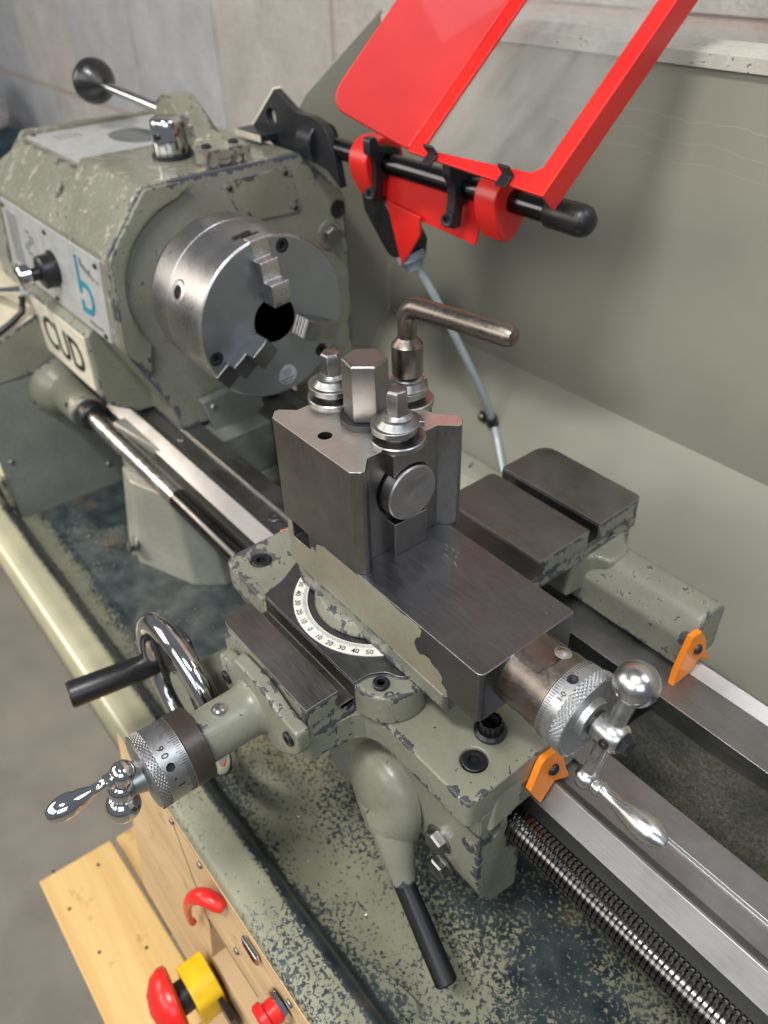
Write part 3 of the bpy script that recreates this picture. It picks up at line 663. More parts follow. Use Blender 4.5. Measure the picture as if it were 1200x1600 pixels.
part('rear_bridge', G().prism(round_poly([(184, 40), (267, 40), (268, 58), (283, 62), (283, 80), (268, 92), (266, 104), (185, 104), (183, 92), (170, 80), (170, 62), (184, 58)], [0, 0, 8, 5, 5, 8, 3, 3, 8, 5, 5, 8], 4), 'z', -120, -90.5), 'green', sd, bev=3, seg=3)
ap = [(-118, -112), (-118, -178), (-114, -196), (-105, -212), (-84, -217), (-84, -178), (-87, -172), (-96, -164), (-98, -130), (-98, -112)]
apn = part('apron', G().prism(round_poly(ap, [0, 6, 8, 6, 3, 3, 4, 4, 6, 0], 4), 'x', 199, 348), 'green', sd, bev=1.5, seg=3,
     cuts=[G().box(190, 262, -130, -70, -260, -196), G().cyl((340, -108, -137), 'x', 4.6, 15, 24)])
part('apron_web', G().prism([(-117, -130), (-112, -236), (-88, -236), (-88, -130)], 'x', 198, 262), 'green_dark', sd, bev=3)
inst('apron_bolt', HEXB, 'bright', sd, Fr((318.5, -118, -169.5), (0, -1, 0), .2)); inst('apron_bolt', HEXB, 'bright', sd, Fr((320.5, -117.6, -195), (0, -1, 0), .45))
part('level_plug', G().rev([(0, 4.4), (1, 4.4), (1.2, 2.2), (-.5, 2), (-.5, 0)], (340.5, -118, -146), (0, -1, 0), 20), 'green', sd, bev=0)
for p_ in ((330.5, -107.4), (130.6, -107.1)): inst('cap_screw', CAP, 'oxide', sd, Fr((*p_, -95.4), 'z', .3))
# twelve-point flange nut
ng = G().rev([(0, 8.6), (1.6, 8.6), (3, 7)], n=36)
for k in range(12):
    a = math.pi / 6 * k
    ng.cyl((4.7 * math.cos(a), 4.7 * math.sin(a), 2), 'z', 1.15, 7, 10)
ng.rev([(2, 5.2), (9, 5.2), (9, 3.9), (3, 3.9)], n=36)
part('flange_nut', G(), 'oxide', sd, bev=0) if 0 else None
me = unit_mesh('flange_nut', ng, 'oxide'); inst('flange_nut', me, 'oxide', sd, Fr((323.4, -89.1, -92), 'z'))
part('nut_bore', G().cyl((323.4, -89.1, -88), 'z', 3.9, .5, 24), 'hole', sd, bev=0)
def wiper(pts, x0, x1, sc_, mx=1):
    w_ = part('way_wiper', G().prism(pts, 'x', x0, x1), 'orange', sd, 'orange plastic way wiper with a domed screw', bev=.5)
    inst('wiper_screw', DOMEW, 'oxide', w_, Fr((x1 if mx > 0 else x0, *sc_), (mx, 0, 0))); return w_
wf = [(-79, -95), (-70, -96), (-64, -103), (-58, -122), (-54, -131.6), (-57, -131.6), (-66.9, -124.8), (-76.5, -136), (-84, -122), (-87.1, -114.8), (-81.4, -98)]
wr = [(43.3, -107), (47.4, -94), (57, -95.5), (66.9, -109.5), (72, -124), (80.1, -134.8), (77, -134.8), (66.7, -125.0), (57.5, -132.6), (39.7, -132), (40.2, -118)]
wiper(wf, 348.2, 352, (-70.5, -110.6)); wiper(wr, 348.2, 352, (57.6, -110.8)); wiper(wf, 110, 113.8, (-70.5, -110.6), -1)
# cross-slide screw bracket on the saddle front
CX, CZ = 225.5, -98.5
bk = part('screw_bracket', G().rev([(0, 20), (5, 19.5), (9, 16), (13, 14.7), (41, 14.5)], (CX, -165, CZ), (0, -1, 0), 48), 'green', sd, 'painted tube bracket of the cross-slide screw', bev=0)
part('bracket_flange', G().prism(round_poly([(193, -82), (206, -80), (211, -71), (240, -69), (256, -76), (272, -76), (272, -92), (258, -108), (242, -118), (210, -118), (202, -110), (193, -109)], [3, 4, 6, 8, 5, 3, 5, 8, 8, 8, 4, 3], 4), 'y', -173, -165.2), 'green', bk, bev=1.5, seg=3)
for p_ in ((199, -97), (264, -86)): inst('flange_screw', CAPS, 'oxide', bk, Fr((p_[0], -172.6, p_[1]), (0, -1, 0)))
part('oil_nipple', G().rev([(0, 4.2), (.9, 4.2), (1, 3), (1.7, 2.2), (1.9, 0)], (CX + 1, -192, CZ + 14.2), (0, 0, 1), 24), 'bright', bk, bev=0)
# ------------------------------------------------------------------ half-nut lever
hl = thing('half_nut_lever', 'painted domed lever with black tube grip on the apron', 'lever', (280, -120, -170))
hub = [Vector((276, -118.5, -171))]
def loft_lever():
    # rings run from the back plane to the dome top; each ring is a teardrop pointing down the arm
    ax = Vector((24, -10, -36)).normalized(); g = G(); rows = []; n = 56
    c = Vector((275, 0, -166)); L = Vector((ax.x, 0, ax.z)).normalized(); W = Vector((-L.z, 0, L.x))
    for (y, s_) in ((-118, 1.0), (-120.5, 1.0), (-124, .985), (-127.5, .93), (-131, .82), (-134, .66), (-136, .46), (-137.2, .2), (-137.4, .02)):
        row = []
        for k in range(n + 1):
            a = 2 * math.pi * k / n; ca, sa = math.cos(a), math.sin(a)
            r1 = 29 * ca; w_ = 29 * sa
            if ca > 0: w_ *= 1 - .34 * ca ** 2; r1 *= 1.35
            row.append(c + L * (r1 * s_ + (6 * (1 - s_) if True else 0)) + W * w_ * s_ + Vector((0, y - (6 * max(0, ca) * (1 - abs(s_ - .6))), 0)))
        rows.append(row)
    return g.grid(rows)
part('hub', loft_lever(), 'green', hl, bev=0)
part('lever_arm', G().tube([(284, -126, -176), (291, -129, -186), (298, -132.5, -196), (303.4, -134.4, -204), (307.2, -136, -210.5)], [13.5, 12.8, 10.6, 8.6, 7.6], 28), 'green', hl, bev=0)
part('grip', G().tube([(306.6, -135.7, -208.5), (308, -136.3, -211.5), (356, -145.6, -241), (357, -145.8, -241.6)], [6.0, 6.4, 6.8, 5.8], 28), 'rubber', hl, bev=0)
# ------------------------------------------------------------------ cross slide
cs = thing('cross_slide', 'T-slotted bare steel cross slide over the saddle', 'cross slide', (225, -30, -92))
X0, X1 = 183.2, 268
part('slide_casting', G().box(X0, X1, -163.8, 104, -91.7, -81), 'green_worn', cs, 'painted lower casting of the cross slide, chipped at its corners', bev=.8,
     cuts=[G().cyl((262, -137, -86.5), 'x', 2.4, 12, 16), G().cyl((262, 78, -86), 'x', 2.2, 12, 16), G().cyl((262, 22, -85.5), 'x', 2.2, 12, 16)])
def plate_block(name, pts, rad, label=None, top='steel_dark', side='steel_dark', z0=-81, paint_y=None):
    b_ = part(name, G().prism(round_poly(pts, rad, 5), 'z', z0, -70.2), side, cs, label, bev=.3)
    part(name + '_face', G().prism(round_poly(pts, rad, 5), 'z', -70.2, -68.3), top, b_, 'bare ground top face', bev=.3)
    if paint_y: part('painted_end', G().box(267.5, 268.25, paint_y[0], paint_y[1], -82, -69.4), 'green', b_, bev=.2)
    return b_
plate_block('front_block', [(X0, -163.8), (X1, -163.8), (X1, -144), (X0, -144)], [9, .3, .3, 0], top='steel', paint_y=(-163.6, -144.6))
part('painted_front', G().box(190, 267.4, -164.1, -163.5, -82, -69.6), 'green', cs, bev=.2)
plate_block('centre_plate', [(X0, -134.6), (269, -134.6), (269.5, -125), (274, -117.5), (283, -114), (287, -95), (286, -62), (266, -46), (X0, -46), (166, -62), (166, -96), (173, -107), (180, -120)], [.3, .3, 3, 3, 5, 5, 8, 3, 3, 8, 5, 4, 4], top='steel_dark', side='steel_dark', z0=-90)
plate_block('middle_block', [(X0, 6.5), (X1, 6.5), (X1, 52.5), (X0, 52.5)], [.3, .3, .3, 5], top='steel', paint_y=(10, 52))
plate_block('rear_block', [(X0, 62), (X1, 62), (X1, 106), (X0, 106)], [.3, .3, 5, 12], top='steel', paint_y=(63, 101))
part('slot_floor', G().box(X0 + 1, X1 - .3, -46, 6.4, -84, -80.7), 'brownsteel', cs, bev=0)
part('slot_strip', G().box(X0 + 1, X1, -143.6, -135.2, -84, -80.4), 'brownsteel', cs, bev=.2)
part('bolt_lug', G().prism(round_poly([(262, -134.4), (274, -134.4), (286, -129), (292, -117), (291, -104), (280, -98), (262, -98)], [0, 9, 6, 6, 6, 6, 0], 5), 'z', -92, -71), 'green', cs, bev=1.5, seg=3)
inst('cap_screw', CAPS, 'oxide', cs, Fr((277.4, -123.6, -71), 'z', .3) @ Matrix.Scale(1.05, 4))
part('rear_slot_floor', G().box(X0 + 1, X1 - .5, 52.9, 61.7, -84, -80.6), 'brownsteel', cs, bev=0)  # brown oiled steel floor of the rear T-slot
# degree scale
SX, SY, SR = 225.5, -86.5, 46.6
n_ = 96; ring = G()
vs = []
for k in range(n_ + 1):
    a = math.radians(180 + 180 * k / n_); vs.append(a)
o_ = [(SX + SR * math.cos(a), SY + SR * math.sin(a)) for a in vs]; i_ = [(SX + 38.6 * math.cos(a), SY + 38.6 * math.sin(a)) for a in vs]
for z in (-68.28, -67.75): ring.v += [(x, y, z) for x, y in o_] + [(x, y, z) for x, y in i_]
m_ = n_ + 1
for k in range(n_):
    ring.f += [(2 * m_ + k, 2 * m_ + k + 1, 3 * m_ + k + 1, 3 * m_ + k), (k, k + 1, 2 * m_ + k + 1, 2 * m_ + k), (m_ + k, 3 * m_ + k, 3 * m_ + k + 1, m_ + k + 1), (k, m_ + k, m_ + k + 1, k + 1)]
dsn = part('degree_scale', ring, 'white', cs, 'white curved degree scale with black numbers', bev=0)
tg = G()
for d in range(-62, 63):
    a = math.radians(268 + d); L = 3.3 if d % 10 == 0 else 2.6 if d % 5 == 0 else 1.9
    u = Vector((math.cos(a), math.sin(a), 0)); v = Vector((-u.y, u.x, 0)); c0 = Vector((SX, SY, 0))
    p = [c0 + u * 39.2 - v * .09, c0 + u * (39.2 + L) - v * .09, c0 + u * (39.2 + L) + v * .09, c0 + u * 39.2 + v * .09]
    tg.add([(q.x, q.y, -67.74) for q in p] + [(q.x, q.y, -67.68) for q in p], [(0, 3, 2, 1), (4, 5, 6, 7), (0, 1, 5, 4), (1, 2, 6, 5), (2, 3, 7, 6), (3, 0, 4, 7)])
part('graduations', tg, 'ink', dsn, bev=0, stuff=True)
for d in range(-60, 61, 10):
    a = math.radians(268 + d); u = Vector((math.cos(a), math.sin(a), 0)); v = Vector((-u.y, u.x, 0))
    text(str(abs(d)), 4.3, (SX + 44.2 * u.x, SY + 44.2 * u.y, -67.68), v, -u, 'ink', dsn, 'numeral', ext=.04, off=.06)
# ------------------------------------------------------------------ dials
def knurl(g, c, ax, r, x0, x1, n=150, m=9, h=.42):
    u, v, w_ = frame(ax); c = Vector(c); rows = []
    for i in range(m + 1):
        t_ = x0 + (x1 - x0) * i / m; row = []
        for k in range(n + 1):
            a = 2 * math.pi * k / n; q = (i + k) % 2
            rr_ = r + (h if (i + k) % 2 == 0 else 0); row.append(c + w_ * t_ + (u * math.cos(a) + v * math.sin(a)) * rr_)
        rows.append(row)
    o = len(g.v); g.v += [tuple(p) for r_ in rows for p in r_]
    for i in range(m):
        for k in range(n):
            a, b, c2, d = o + i * (n + 1) + k, o + i * (n + 1) + k + 1, o + (i + 1) * (n + 1) + k + 1, o + (i + 1) * (n + 1) + k
            g.f += [(a, b, d), (b, c2, d)] if (i + k) % 2 == 0 else [(a, b, c2), (a, c2, d)]
    return g
def dial_ticks(c, ax, r, x0, n, lens, ref):
    u, v, w_ = frame(ax); c = Vector(c); g = G()
    for k in range(n):
        a = 2 * math.pi * k / n; L = lens[0] if k % 10 == 0 else lens[1] if k % 5 == 0 else lens[2]
        d = u * math.cos(a) + v * math.sin(a); e = (v * math.cos(a) - u * math.sin(a)) * .14
        p = [c + w_ * t_ + d * rr_ + s_ * e for rr_ in (r, r + .07) for t_, s_ in ((x0, -1), (x0 + L, -1), (x0 + L, 1), (x0, 1))]
        g.hexa(p)
    return g
def ball_grip(c, d, L=1.0):
    return [(0, 3.9), (1.5, 4.3), (4, 4.3), (5.2, 3.4), (9, 2.9), (14, 3.3), (20, 5.0), (27, 6.4), (33, 6.5), (38, 5.2), (41.5, 3.0), (42.3, 0)]
# cross-slide dial
cd = thing('cross_slide_dial', 'graduated steel dial with polished ball crank on the front bracket', 'dial', (CX, -225, CZ))
F = (0, -1, 0)
part('brown_collar', G().rev([(0, 17), (1, 20.3), (11, 20.5), (11.6, 19.8)], (CX, -206, CZ), F, 64), 'collar', cd, bev=0)
part('graduated_ring', G().rev([(0, 20.2), (14, 20.4)], (CX, -217.8, CZ), F, 96), 'dial_dull', cd, bev=0, cuts=[G().cyl((CX + 10.5, -227.5, CZ + 9), (.77, 0, .64), 2.4, 14, 20)])
part('graduations', dial_ticks((CX, -217.8, CZ), F, 20.25, .3, 100, (5.4, 4.2, 3.0), 0), 'ink', cd, bev=0, stuff=True)
part('knurled_rim', knurl(G(), (CX, -231.8, CZ), F, 19.9, 0, 5.2, 92, 6, .85), 'steel', cd, bev=0).data.shade_flat()
part('front_disc', G().rev([(0, 20), (4.8, 20.3), (6, 19), (6.6, 10), (7, 9), (14, 7), (16, 6.5)], (CX, -231.8, CZ), F, 64), 'dial_dull', cd, bev=0)
part('dial_screw', G().cyl((CX + 13.2, -227.5, CZ + 11), (.77, 0, .64), 2.3, 1.2, 16), 'oxide', cd, bev=0)
for s_, ang_, yy, tx in ((5.2, 58, -227.6, '0'), (5.2, 70, -228, '9'), (5.0, 8, -226, '1'), (3.6, 22, -228.6, '\u00b0')):
    a = math.radians(ang_); nn = Vector((math.cos(a), 0, math.sin(a)))
    text(tx, s_, (CX + nn.x * 20.45, yy, CZ + nn.z * 20.45), (nn.z, 0, -nn.x), (0, 1, 0), 'ink', cd, 'numeral', ext=.05, off=.1)
hubc = Vector((227, -249.5, -97.5)); b1 = Vector((231.5, -247.5, -81.5)); b2 = Vector((226.5, -252, -110.5))
part('crank_ball', G().ball(b1, 6.3, 32, 16), 'chrome', cd, 'small ball at the grip end', bev=0)
part('crank_hub', G().ball(hubc, 7.6, 32, 16).cyl((CX, -246, CZ), (0, 1, 0), 5.5, 6, 24).cyl(b1, hubc - b1, 4.2, 12, 24).cyl(b2, hubc - b2, 5.2, 10, 24), 'chrome', cd, bev=0)
part('crank_ball', G().ball(b2, 9.0, 36, 18), 'chrome', cd, 'large counterweight ball', bev=0)
ge_ = Vector((227.5, -285, -86)); gs = b1 + (ge_ - b1).normalized() * 5.0; gd = (ge_ - gs).normalized(); gl = (ge_ - gs).length / 42.3
part('crank_grip', G().rev([(t_ * gl, r_ * .93) for t_, r_ in ball_grip(0, 0)], gs, gd, 36), 'chrome', cd, bev=0)
# ------------------------------------------------------------------ carriage handwheel
hw = thing('carriage_handwheel', 'chromed carriage handwheel with long black handle in front of the apron', 'handwheel', (135, -182, -165))
WC = (143, -182, -157)
part('rim', G().torus(WC, 'y', 51.5, 7.2, 96, 20), 'chrome', hw, bev=0)
part('web', G().prism(round_poly([(WC[0] - 9, WC[2] - 52), (WC[0] + 9, WC[2] - 52), (WC[0] + 13, WC[2] - 16), (WC[0] + 50, WC[2] - 9), (WC[0] + 50, WC[2] + 9), (WC[0] + 13, WC[2] + 16), (WC[0] + 9, WC[2] + 52), (WC[0] - 9, WC[2] + 52), (WC[0] - 13, WC[2] + 16), (WC[0] - 52, WC[2] + 9), (WC[0] - 52, WC[2] - 9), (WC[0] - 13, WC[2] - 16)], [0, 0, 14, 0, 0, 14, 0, 0, 14, 0, 0, 14], 6), 'y', -178, -172), 'steel_dark', hw, bev=2, seg=3)
part('hub', G().rev([(0, 17), (6, 15), (50, 13), (52, 13)], (WC[0], -184, WC[2]), (0, 1, 0), 36), 'green', hw, bev=0)
part('handle', G().rev([(0, 8.2), (1, 8.6), (58, 9.4), (60, 8.4), (60, 4), (58.5, 4), (58.5, 0)], (94, -181, -169), (-.15, -1, .04), 36), 'rubber', hw, bev=0)
part('pinion_bracket', G().rev([(0, 20), (14, 20), (16, 16)], (WC[0], -134, WC[2]), (0, 1, 0), 36), 'green', hw, bev=0)
# ------------------------------------------------------------------ top slide
ts = thing('top_slide', 'dark ground steel top slide with chipped painted flank', 'top slide', (262, -85, -68))
zt, zb = -17.6, -50
part('slide', G().prism(round_poly([(187, -115), (338, -115), (338, -53.5), (187, -53.5)], [2, 4, 2, 2], 3), 'z', zb, zt), 'steel_dark', ts, bev=.5, seg=2,
     cuts=[G().box(192, 207, -120, -108, -30, -17)])
part('flank_paint', G().prism([(187.5, -49.5), (187.5, -18.6), (191.8, -18.8), (192, -30.2), (207.2, -30.2), (210, -26), (213, -28), (215, -21), (222, -18.3), (250, -18.0), (272, -18.2), (284, -19.4), (290, -18.4), (296.5, -18.6), (299, -20.2), (298.4, -24), (295.6, -27), (294, -31.6), (295.5, -35.5), (297.7, -37), (300.5, -34.8), (304.6, -34.2), (307, -36.6), (311, -37.2), (314, -40), (313.4, -43.6), (317, -46), (318, -49.5)], 'y', -115.35, -115), 'flank', ts, 'remaining green paint on the flank', bev=0)
part('swivel_base', G().prism(round_poly([(187, -112), (314, -112), (314, -58), (187, -58)], [3, 3, 3, 3], 3), 'z', -67.6, zb, round_poly([(187, -113.5), (318, -116.2), (318, -56), (187, -56)], [3, 3, 3, 3], 3)), 'green_worn', ts, bev=1.0, cuts=None)
part('swivel_boss', G().prism([(225.5 + 36 * math.cos(math.radians(a)), -86 + 36 * math.sin(math.radians(a))) for a in range(0, 360, 6)], 'z', -68.2, -60, [(225.5 + 31 * math.cos(math.radians(a)), -86 + 31 * math.sin(math.radians(a))) for a in range(0, 360, 6)]), 'green', ts, bev=2)
sg = G(); random.seed(12)
for k in range(9):
    x = random.uniform(262, 330); y = random.uniform(-104, -62)
    if k < 6: x = 262 + k * 2.6; y = -66 - (k % 3) * 3
    L_ = random.uniform(1.2, 4.5); a = random.uniform(-.5, .1); sg.hexa([(x, y, zt - .05), (x + L_ * math.cos(a), y + L_ * math.sin(a), zt - .05), (x + L_ * math.cos(a), y + L_ * math.sin(a) + .22, zt - .05), (x, y + .22, zt - .05), (x, y, zt + .03), (x + L_ * math.cos(a), y + L_ * math.sin(a), zt + .03), (x + L_ * math.cos(a), y + L_ * math.sin(a) + .22, zt + .03), (x, y + .22, zt + .03)])
part('scratch_marks', sg, 'bright', ts, bev=0, stuff=True)
# screw bracket of the top slide
TY, TZ = -85, -33
part('screw_bracket', G().rev([(0, 19), (14, 18.6), (16, 19.2), (23, 19.2), (23.5, 18.5)], (338, TY, TZ), 'x', 72), 'brownsteel', ts, bev=0, cuts=[G().hexa([(330, -120, -17.0), (352, -120, -17.0), (352, -50, -17.0), (330, -50, -17.0), (330, -120, 0), (372, -120, 0), (372, -50, 0), (330, -50, 0)])])
part('oil_nipple', G().rev([(0, 4), (.7, 4), (.8, 2.6), (1.4, 1.9), (1.7, 0)], (353, TY + 5, TZ + 18.0), (0, .25, 1), 24), 'bright', ts, bev=0)
td = thing('top_slide_dial', 'graduated satin dial with large steel ball crank at the slide end', 'dial', (368, TY, TZ))
part('graduated_ring', G().rev([(0, 18.6), (.6, 19.9), (8.6, 20.2)], (361.2, TY, TZ), 'x', 96), 'dial', td, bev=0, cuts=[G().cyl((366, TY - 3, TZ + 12), (0, -.12, 1), 2.6, 14, 24)])
part('graduations', dial_ticks((361.2, TY, TZ), (1, 0, 0), 19.98, .8, 100, (5.0, 3.9, 2.6), 0), 'ink', td, bev=0, stuff=True)
part('lock_screw', G().cyl((366, TY - 3, TZ + 14.5), (0, -.12, 1), 2.5, 2.6, 20), 'oxide', td, bev=0)
part('knurled_rim', knurl(G(), (369.8, TY, TZ), (1, 0, 0), 20.1, 0, 5.6, 96, 6, .95), 'dial_dull', td, bev=0).data.shade_flat()
part('front_disc', G().rev([(0, 20.0), (4.8, 20.2), (5.6, 19.6), (5.2, 10), (8.0, 9.4), (8.4, 6), (12, 5.6)], (369.8, TY, TZ), 'x', 64), 'dial', td, bev=0)
part('black_spacer', G().cyl((377.5, TY, TZ), 'x', 6.3, 3.2, 32), 'oxide', td, bev=.3)
na = Vector((0, -.60, .8)).normalized(); text('1·0', 3.6, (367.2, TY + na.y * 20.3, TZ + na.z * 20.3), (0, na.z, -na.y), (1, 0, 0), 'ink', td, 'numeral', ext=.05, off=.05)
hc = Vector((386, TY, TZ)); ud = Vector((.04, .36, .93)).normalized()
part('crank_hub', G().rev([(-7, 4.5), (-6, 6.6), (0, 7.4), (5, 7.0), (6.6, 5.6)], hc, 'x', 40), 'bright', td, bev=0)
part('hub_nut', G().rev([(0, 5), (.8, 5), (.9, 4.2), (3.6, 4.2), (4.2, 3.4)], hc + Vector((6.4, 0, 0)), 'x', 6), 'oxide', td, bev=.2)
part('crank_arm', G().cyl(hc, ud, 4.2, 24, 28).cyl(hc, -ud, 3.6, 24, 28), 'bright', td, bev=0)
part('crank_ball', G().ball(hc + ud * 27, 9.8, 44, 22), 'bright', td, 'large ball at the crank end', bev=0)
part('crank_ball', G().ball(hc - ud * 26, 5.6, 32, 16), 'bright', td, 'small ball holding the grip', bev=0)
part('grub_screw', G().rev([(0, 2.4), (.8, 2.4), (.9, 1.2), (0, 1.1)], hc + Vector((2, -7.1, 1)), (0, -1, .1), 20), 'oxide', td, bev=0)
g2 = Vector((1, .02, -.04)).normalized(); part('crank_grip', G().rev([(t_ * .86, r_ * .92) for t_, r_ in ball_grip(0, 0)], hc - ud * 26 + g2 * 4.4, g2, 40), 'bright', td, bev=0)
# ------------------------------------------------------------------ toolpost
tpst = thing('toolpost', 'square quick-change toolpost block with cam clamps on the top slide', 'toolpost', (218, -81, -17.6))
z0, z1 = -17.55, 44.3
pp = [(186, -115.8), (250, -115.8), (254, -111.8), (254, -109.8), (246.5, -102.6), (246.5, -58.5), (254, -51), (254, -49), (250.5, -45.6), (246, -45.6), (237, -53), (199, -53), (190, -45.6), (185, -45.6), (181.6, -49), (181.6, -51), (188.2, -58.5), (188.2, -102.6), (181.6, -109.2), (181.6, -111.8)]
DY, DZ = -81.6, 18.6
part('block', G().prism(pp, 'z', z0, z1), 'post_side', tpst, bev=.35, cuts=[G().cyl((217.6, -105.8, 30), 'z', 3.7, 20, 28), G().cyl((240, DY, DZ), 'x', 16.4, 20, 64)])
part('lit_ground_top', G().prism([(x + (218 - x) * .006, y + (-81 - y) * .006) for x, y in pp], 'z', z1 - .2, z1 + .12), 'post_top', tpst, bev=0, cuts=[G().cyl((217.6, -105.8, 30), 'z', 3.7, 20, 28)])
# tongue of the right-hand face, split by the piston
part('guide_tongue', G().box(246, 252.8, -92, -71, z0, 2.5), 'post_side', tpst, bev=.4, cuts=[G().cyl((240, DY, DZ), 'x', 16.2, 20, 64)])
part('guide_tongue', G().box(246, 252.8, -92, -71, 30, 43.4), 'post_side', tpst, bev=.4, cuts=[G().cyl((240, DY, DZ), 'x', 16.2, 20, 64)])
part('guide_tongue', G().box(181.6, 188.4, -91, -71, z0, 43.8), 'post_side', tpst, bev=.4)
part('guide_tongue', G().box(207, 229, -53.2, -46.4, z0, 43.8), 'post_side', tpst, bev=.4)
part('clamp_piston', G().rev([(0, 12), (6, 12.2), (6.3, 14.9), (12.6, 15.0), (13.3, 14.3), (13.3, 1.1), (12.9, 0)], (241.3, DY, DZ), 'x', 72), 'steel_y', tpst, 'round clamp piston face', bev=0)
def cam_clamp(cx, cy, rot, hz=71.5):
    c_ = part('cam_clamp', G().rev([(43.0, 9), (43.0, 13.0), (43.4, 13.6), (45.8, 13.6), (46.3, 13.1), (46.4, 6.4), (50.4, 6.2)], (cx, cy, 0), 'z', 56), 'clamp', tpst, bev=0)
    def rad(a): return 12.8 if a < 200 else 12.8 - 3.6 * ((a - 200) / 160) ** 1.5
    up_ = [(rad(a) * math.cos(math.radians(a)), rad(a) * math.sin(math.radians(a))) for a in range(0, 361, 6)]
    R_ = lambda q: (cx + q[0] * math.cos(rot) - q[1] * math.sin(rot), cy + q[0] * math.sin(rot) + q[1] * math.cos(rot))
    part('cam_flange', G().prism([R_(q) for q in up_], 'z', 50.2, 53.4), 'clamp', c_, bev=.35)
    part('cam_cone', G().rev([(53.3, 10.4), (53.6, 10.2), (56.0, 7.9), (56.6, 7.7), (57.6, 7.6), (58.2, 6.6), (59, 5.6)], (cx, cy, 0), 'z', 44), 'clamp', c_, bev=0)
    part('drive_hexagon', G().rev([(58.4, 5.5), (hz - 1.4, 5.5), (hz - .2, 4.6), (hz, 4.2)], (cx, cy, 0), 'z', 6, ph=rot), 'steel', c_, bev=.25)
cam_clamp(242.8, -81, .9); cam_clamp(190.4, -80.6, 2.7, 70.5); cam_clamp(218, -53.6, 1.5, 66)
part('washer', G().cyl((219, -81, z1 + .1), 'z', 13.6, 3.4, 56), 'oxide', tpst, bev=.5)
part('centre_nut', G().rev([(z1 + 3.5, 10.8), (z1 + 4.2, 11.4), (77.2, 11.4), (78.2, 10.4)], (219, -81, 0), 'z', 6, ph=.32), 'steel', tpst, bev=.4, seg=3)
wn = thing('toolpost_spanner', 'cranked steel spanner standing on the rear cam of the toolpost', 'spanner', (218, -53.6, 60))
part('socket', G().rev([(60, 6.2), (60, 7.6), (60.5, 7.9), (76, 7.9), (79.6, 4.7), (80, 4.6)], (218, -53.6, 0), 'z', 44), 'brownsteel', wn, bev=0)
pts_ = [(218, -53.6, 79), (218, -53.6, 88)]
ld = Vector((.985, .10, .05)).normalized(); cc = Vector((218, -53.6, 88))
for i in range(1, 9):
    a = math.pi / 2 * i / 8; pts_.append(tuple(cc + ld * (8 * (1 - math.cos(a))) + Vector((0, 0, 1)) * (8 * math.sin(a))))
e_ = Vector(pts_[-1]); L_ = 53
pts_ += [tuple(e_ + ld * L_ * q) for q in (.3, .6, 1.0)] + [tuple(e_ + ld * (L_ + 2.6)), tuple(e_ + ld * (L_ + 3.8))]
part('lever', G().tube(pts_, [4.7] * 2 + [5.0] * (len(pts_) - 4) + [3.9, 1.6], 28), 'brownsteel', wn, bev=0)
# ------------------------------------------------------------------ chuck guard
gr = thing('guard_rail', 'black guard rail rod with rubber end cap and slotted bracket', 'rail', (-60, 120, 89))
GY, GZ = 120, 89
part('rod', G().cyl((-116, GY, GZ - 1), 'x', 7.9, 290, 40), 'gunmetal', gr, 'black polished rod', bev=0)
part('end_cap', G().rev([(0, 9.4), (1, 10), (26, 10), (30, 8.8), (33, 5.6), (34.2, 0)], (155, GY, GZ - 1), 'x', 44), 'rubber', gr, bev=0)
part('bracket_plate', G().prism(round_poly([(-190, 90), (-148, 124), (-118, 110), (-92, 110), (-76, 104), (-66, 84), (-60, 60), (-78, 72), (-110, 76), (-150, 76)], [2, 3, 5, 8, 8, 4, 2, 5, 6, 4], 4), 'y', 111, 118), 'oxide', gr, bev=1, seg=3, cuts=[G().cyl((-157, 105, 101), 'y', 7.5, 20, 28)])
part('bracket_lip', G().hexa([(-192, 94, 84), (-150, 94, 84), (-150, 114, 84), (-192, 114, 84), (-192, 94, 90), (-150, 94, 90), (-150, 114, 90), (-192, 114, 90)]), 'oxide', gr, bev=1)
part('bare_edge', G().hexa([(-192.6, 93.4, 84.4), (-150, 93.4, 84.4), (-150, 94.2, 84.4), (-192.6, 94.2, 84.4), (-192.6, 93.4, 89.6), (-150, 93.4, 89.6), (-150, 94.2, 89.6), (-192.6, 94.2, 89.6)]), 'creamplate', gr, 'bare metal edge of the bracket', bev=0)
part('bare_edge', G().prism([(-190.8, 90.4), (-148.4, 125), (-147.2, 124), (-189.4, 89.4)], 'y', 110.6, 118.4), 'creamplate', gr, 'bare metal edge of the bracket', bev=0)
part('bracket_ring', G().rev([(0, 15), (1, 16), (19, 16), (20, 15)], (-112, GY, GZ), 'x', 40), 'oxide', gr, bev=0)
gd_ = thing('chuck_guard', 'red chuck guard with clear window hinged up on the black rod', 'guard', (60, GY, GZ))
dv = Vector((0, .76, .65)); nv = Vector((0, -.65, .76))
def GP(x, s_, a=0): # point on the guard: x, distance along the plate, height off it
    q = Vector((x, 94, 116)) + dv * s_ + nv * a; return (x, q.y, q.z)
def slab(pts, th):
    n = len(pts); g = G(); g.add([GP(*p) for p in pts] + [GP(p[0], p[1], (p[2] if len(p) > 2 else 0) - th) for p in pts], [tuple(range(n))[::-1], tuple(range(n, 2 * n))] + [(i, (i + 1) % n, n + (i + 1) % n, n + i) for i in range(n)]); return g
part('window_frame', slab([(50, -6), (176, -11), (174, 230), (162, 230), (163.5, 7), (158, 1.5), (66, -1.5), (62.5, 2), (62.5, 230), (48, 230)], 2.4), 'red', gd_, bev=.7)
part('side_flange', G().hexa([GP(174, -10.5, -.5), GP(173, -8, -17), GP(175.5, -8, -17), GP(176.5, -10.5, -.5), GP(171.5, 230, -.5), GP(170.5, 230, -17), GP(173, 230, -17), GP(174.5, 230, -.5)]), 'red', gd_, bev=0)
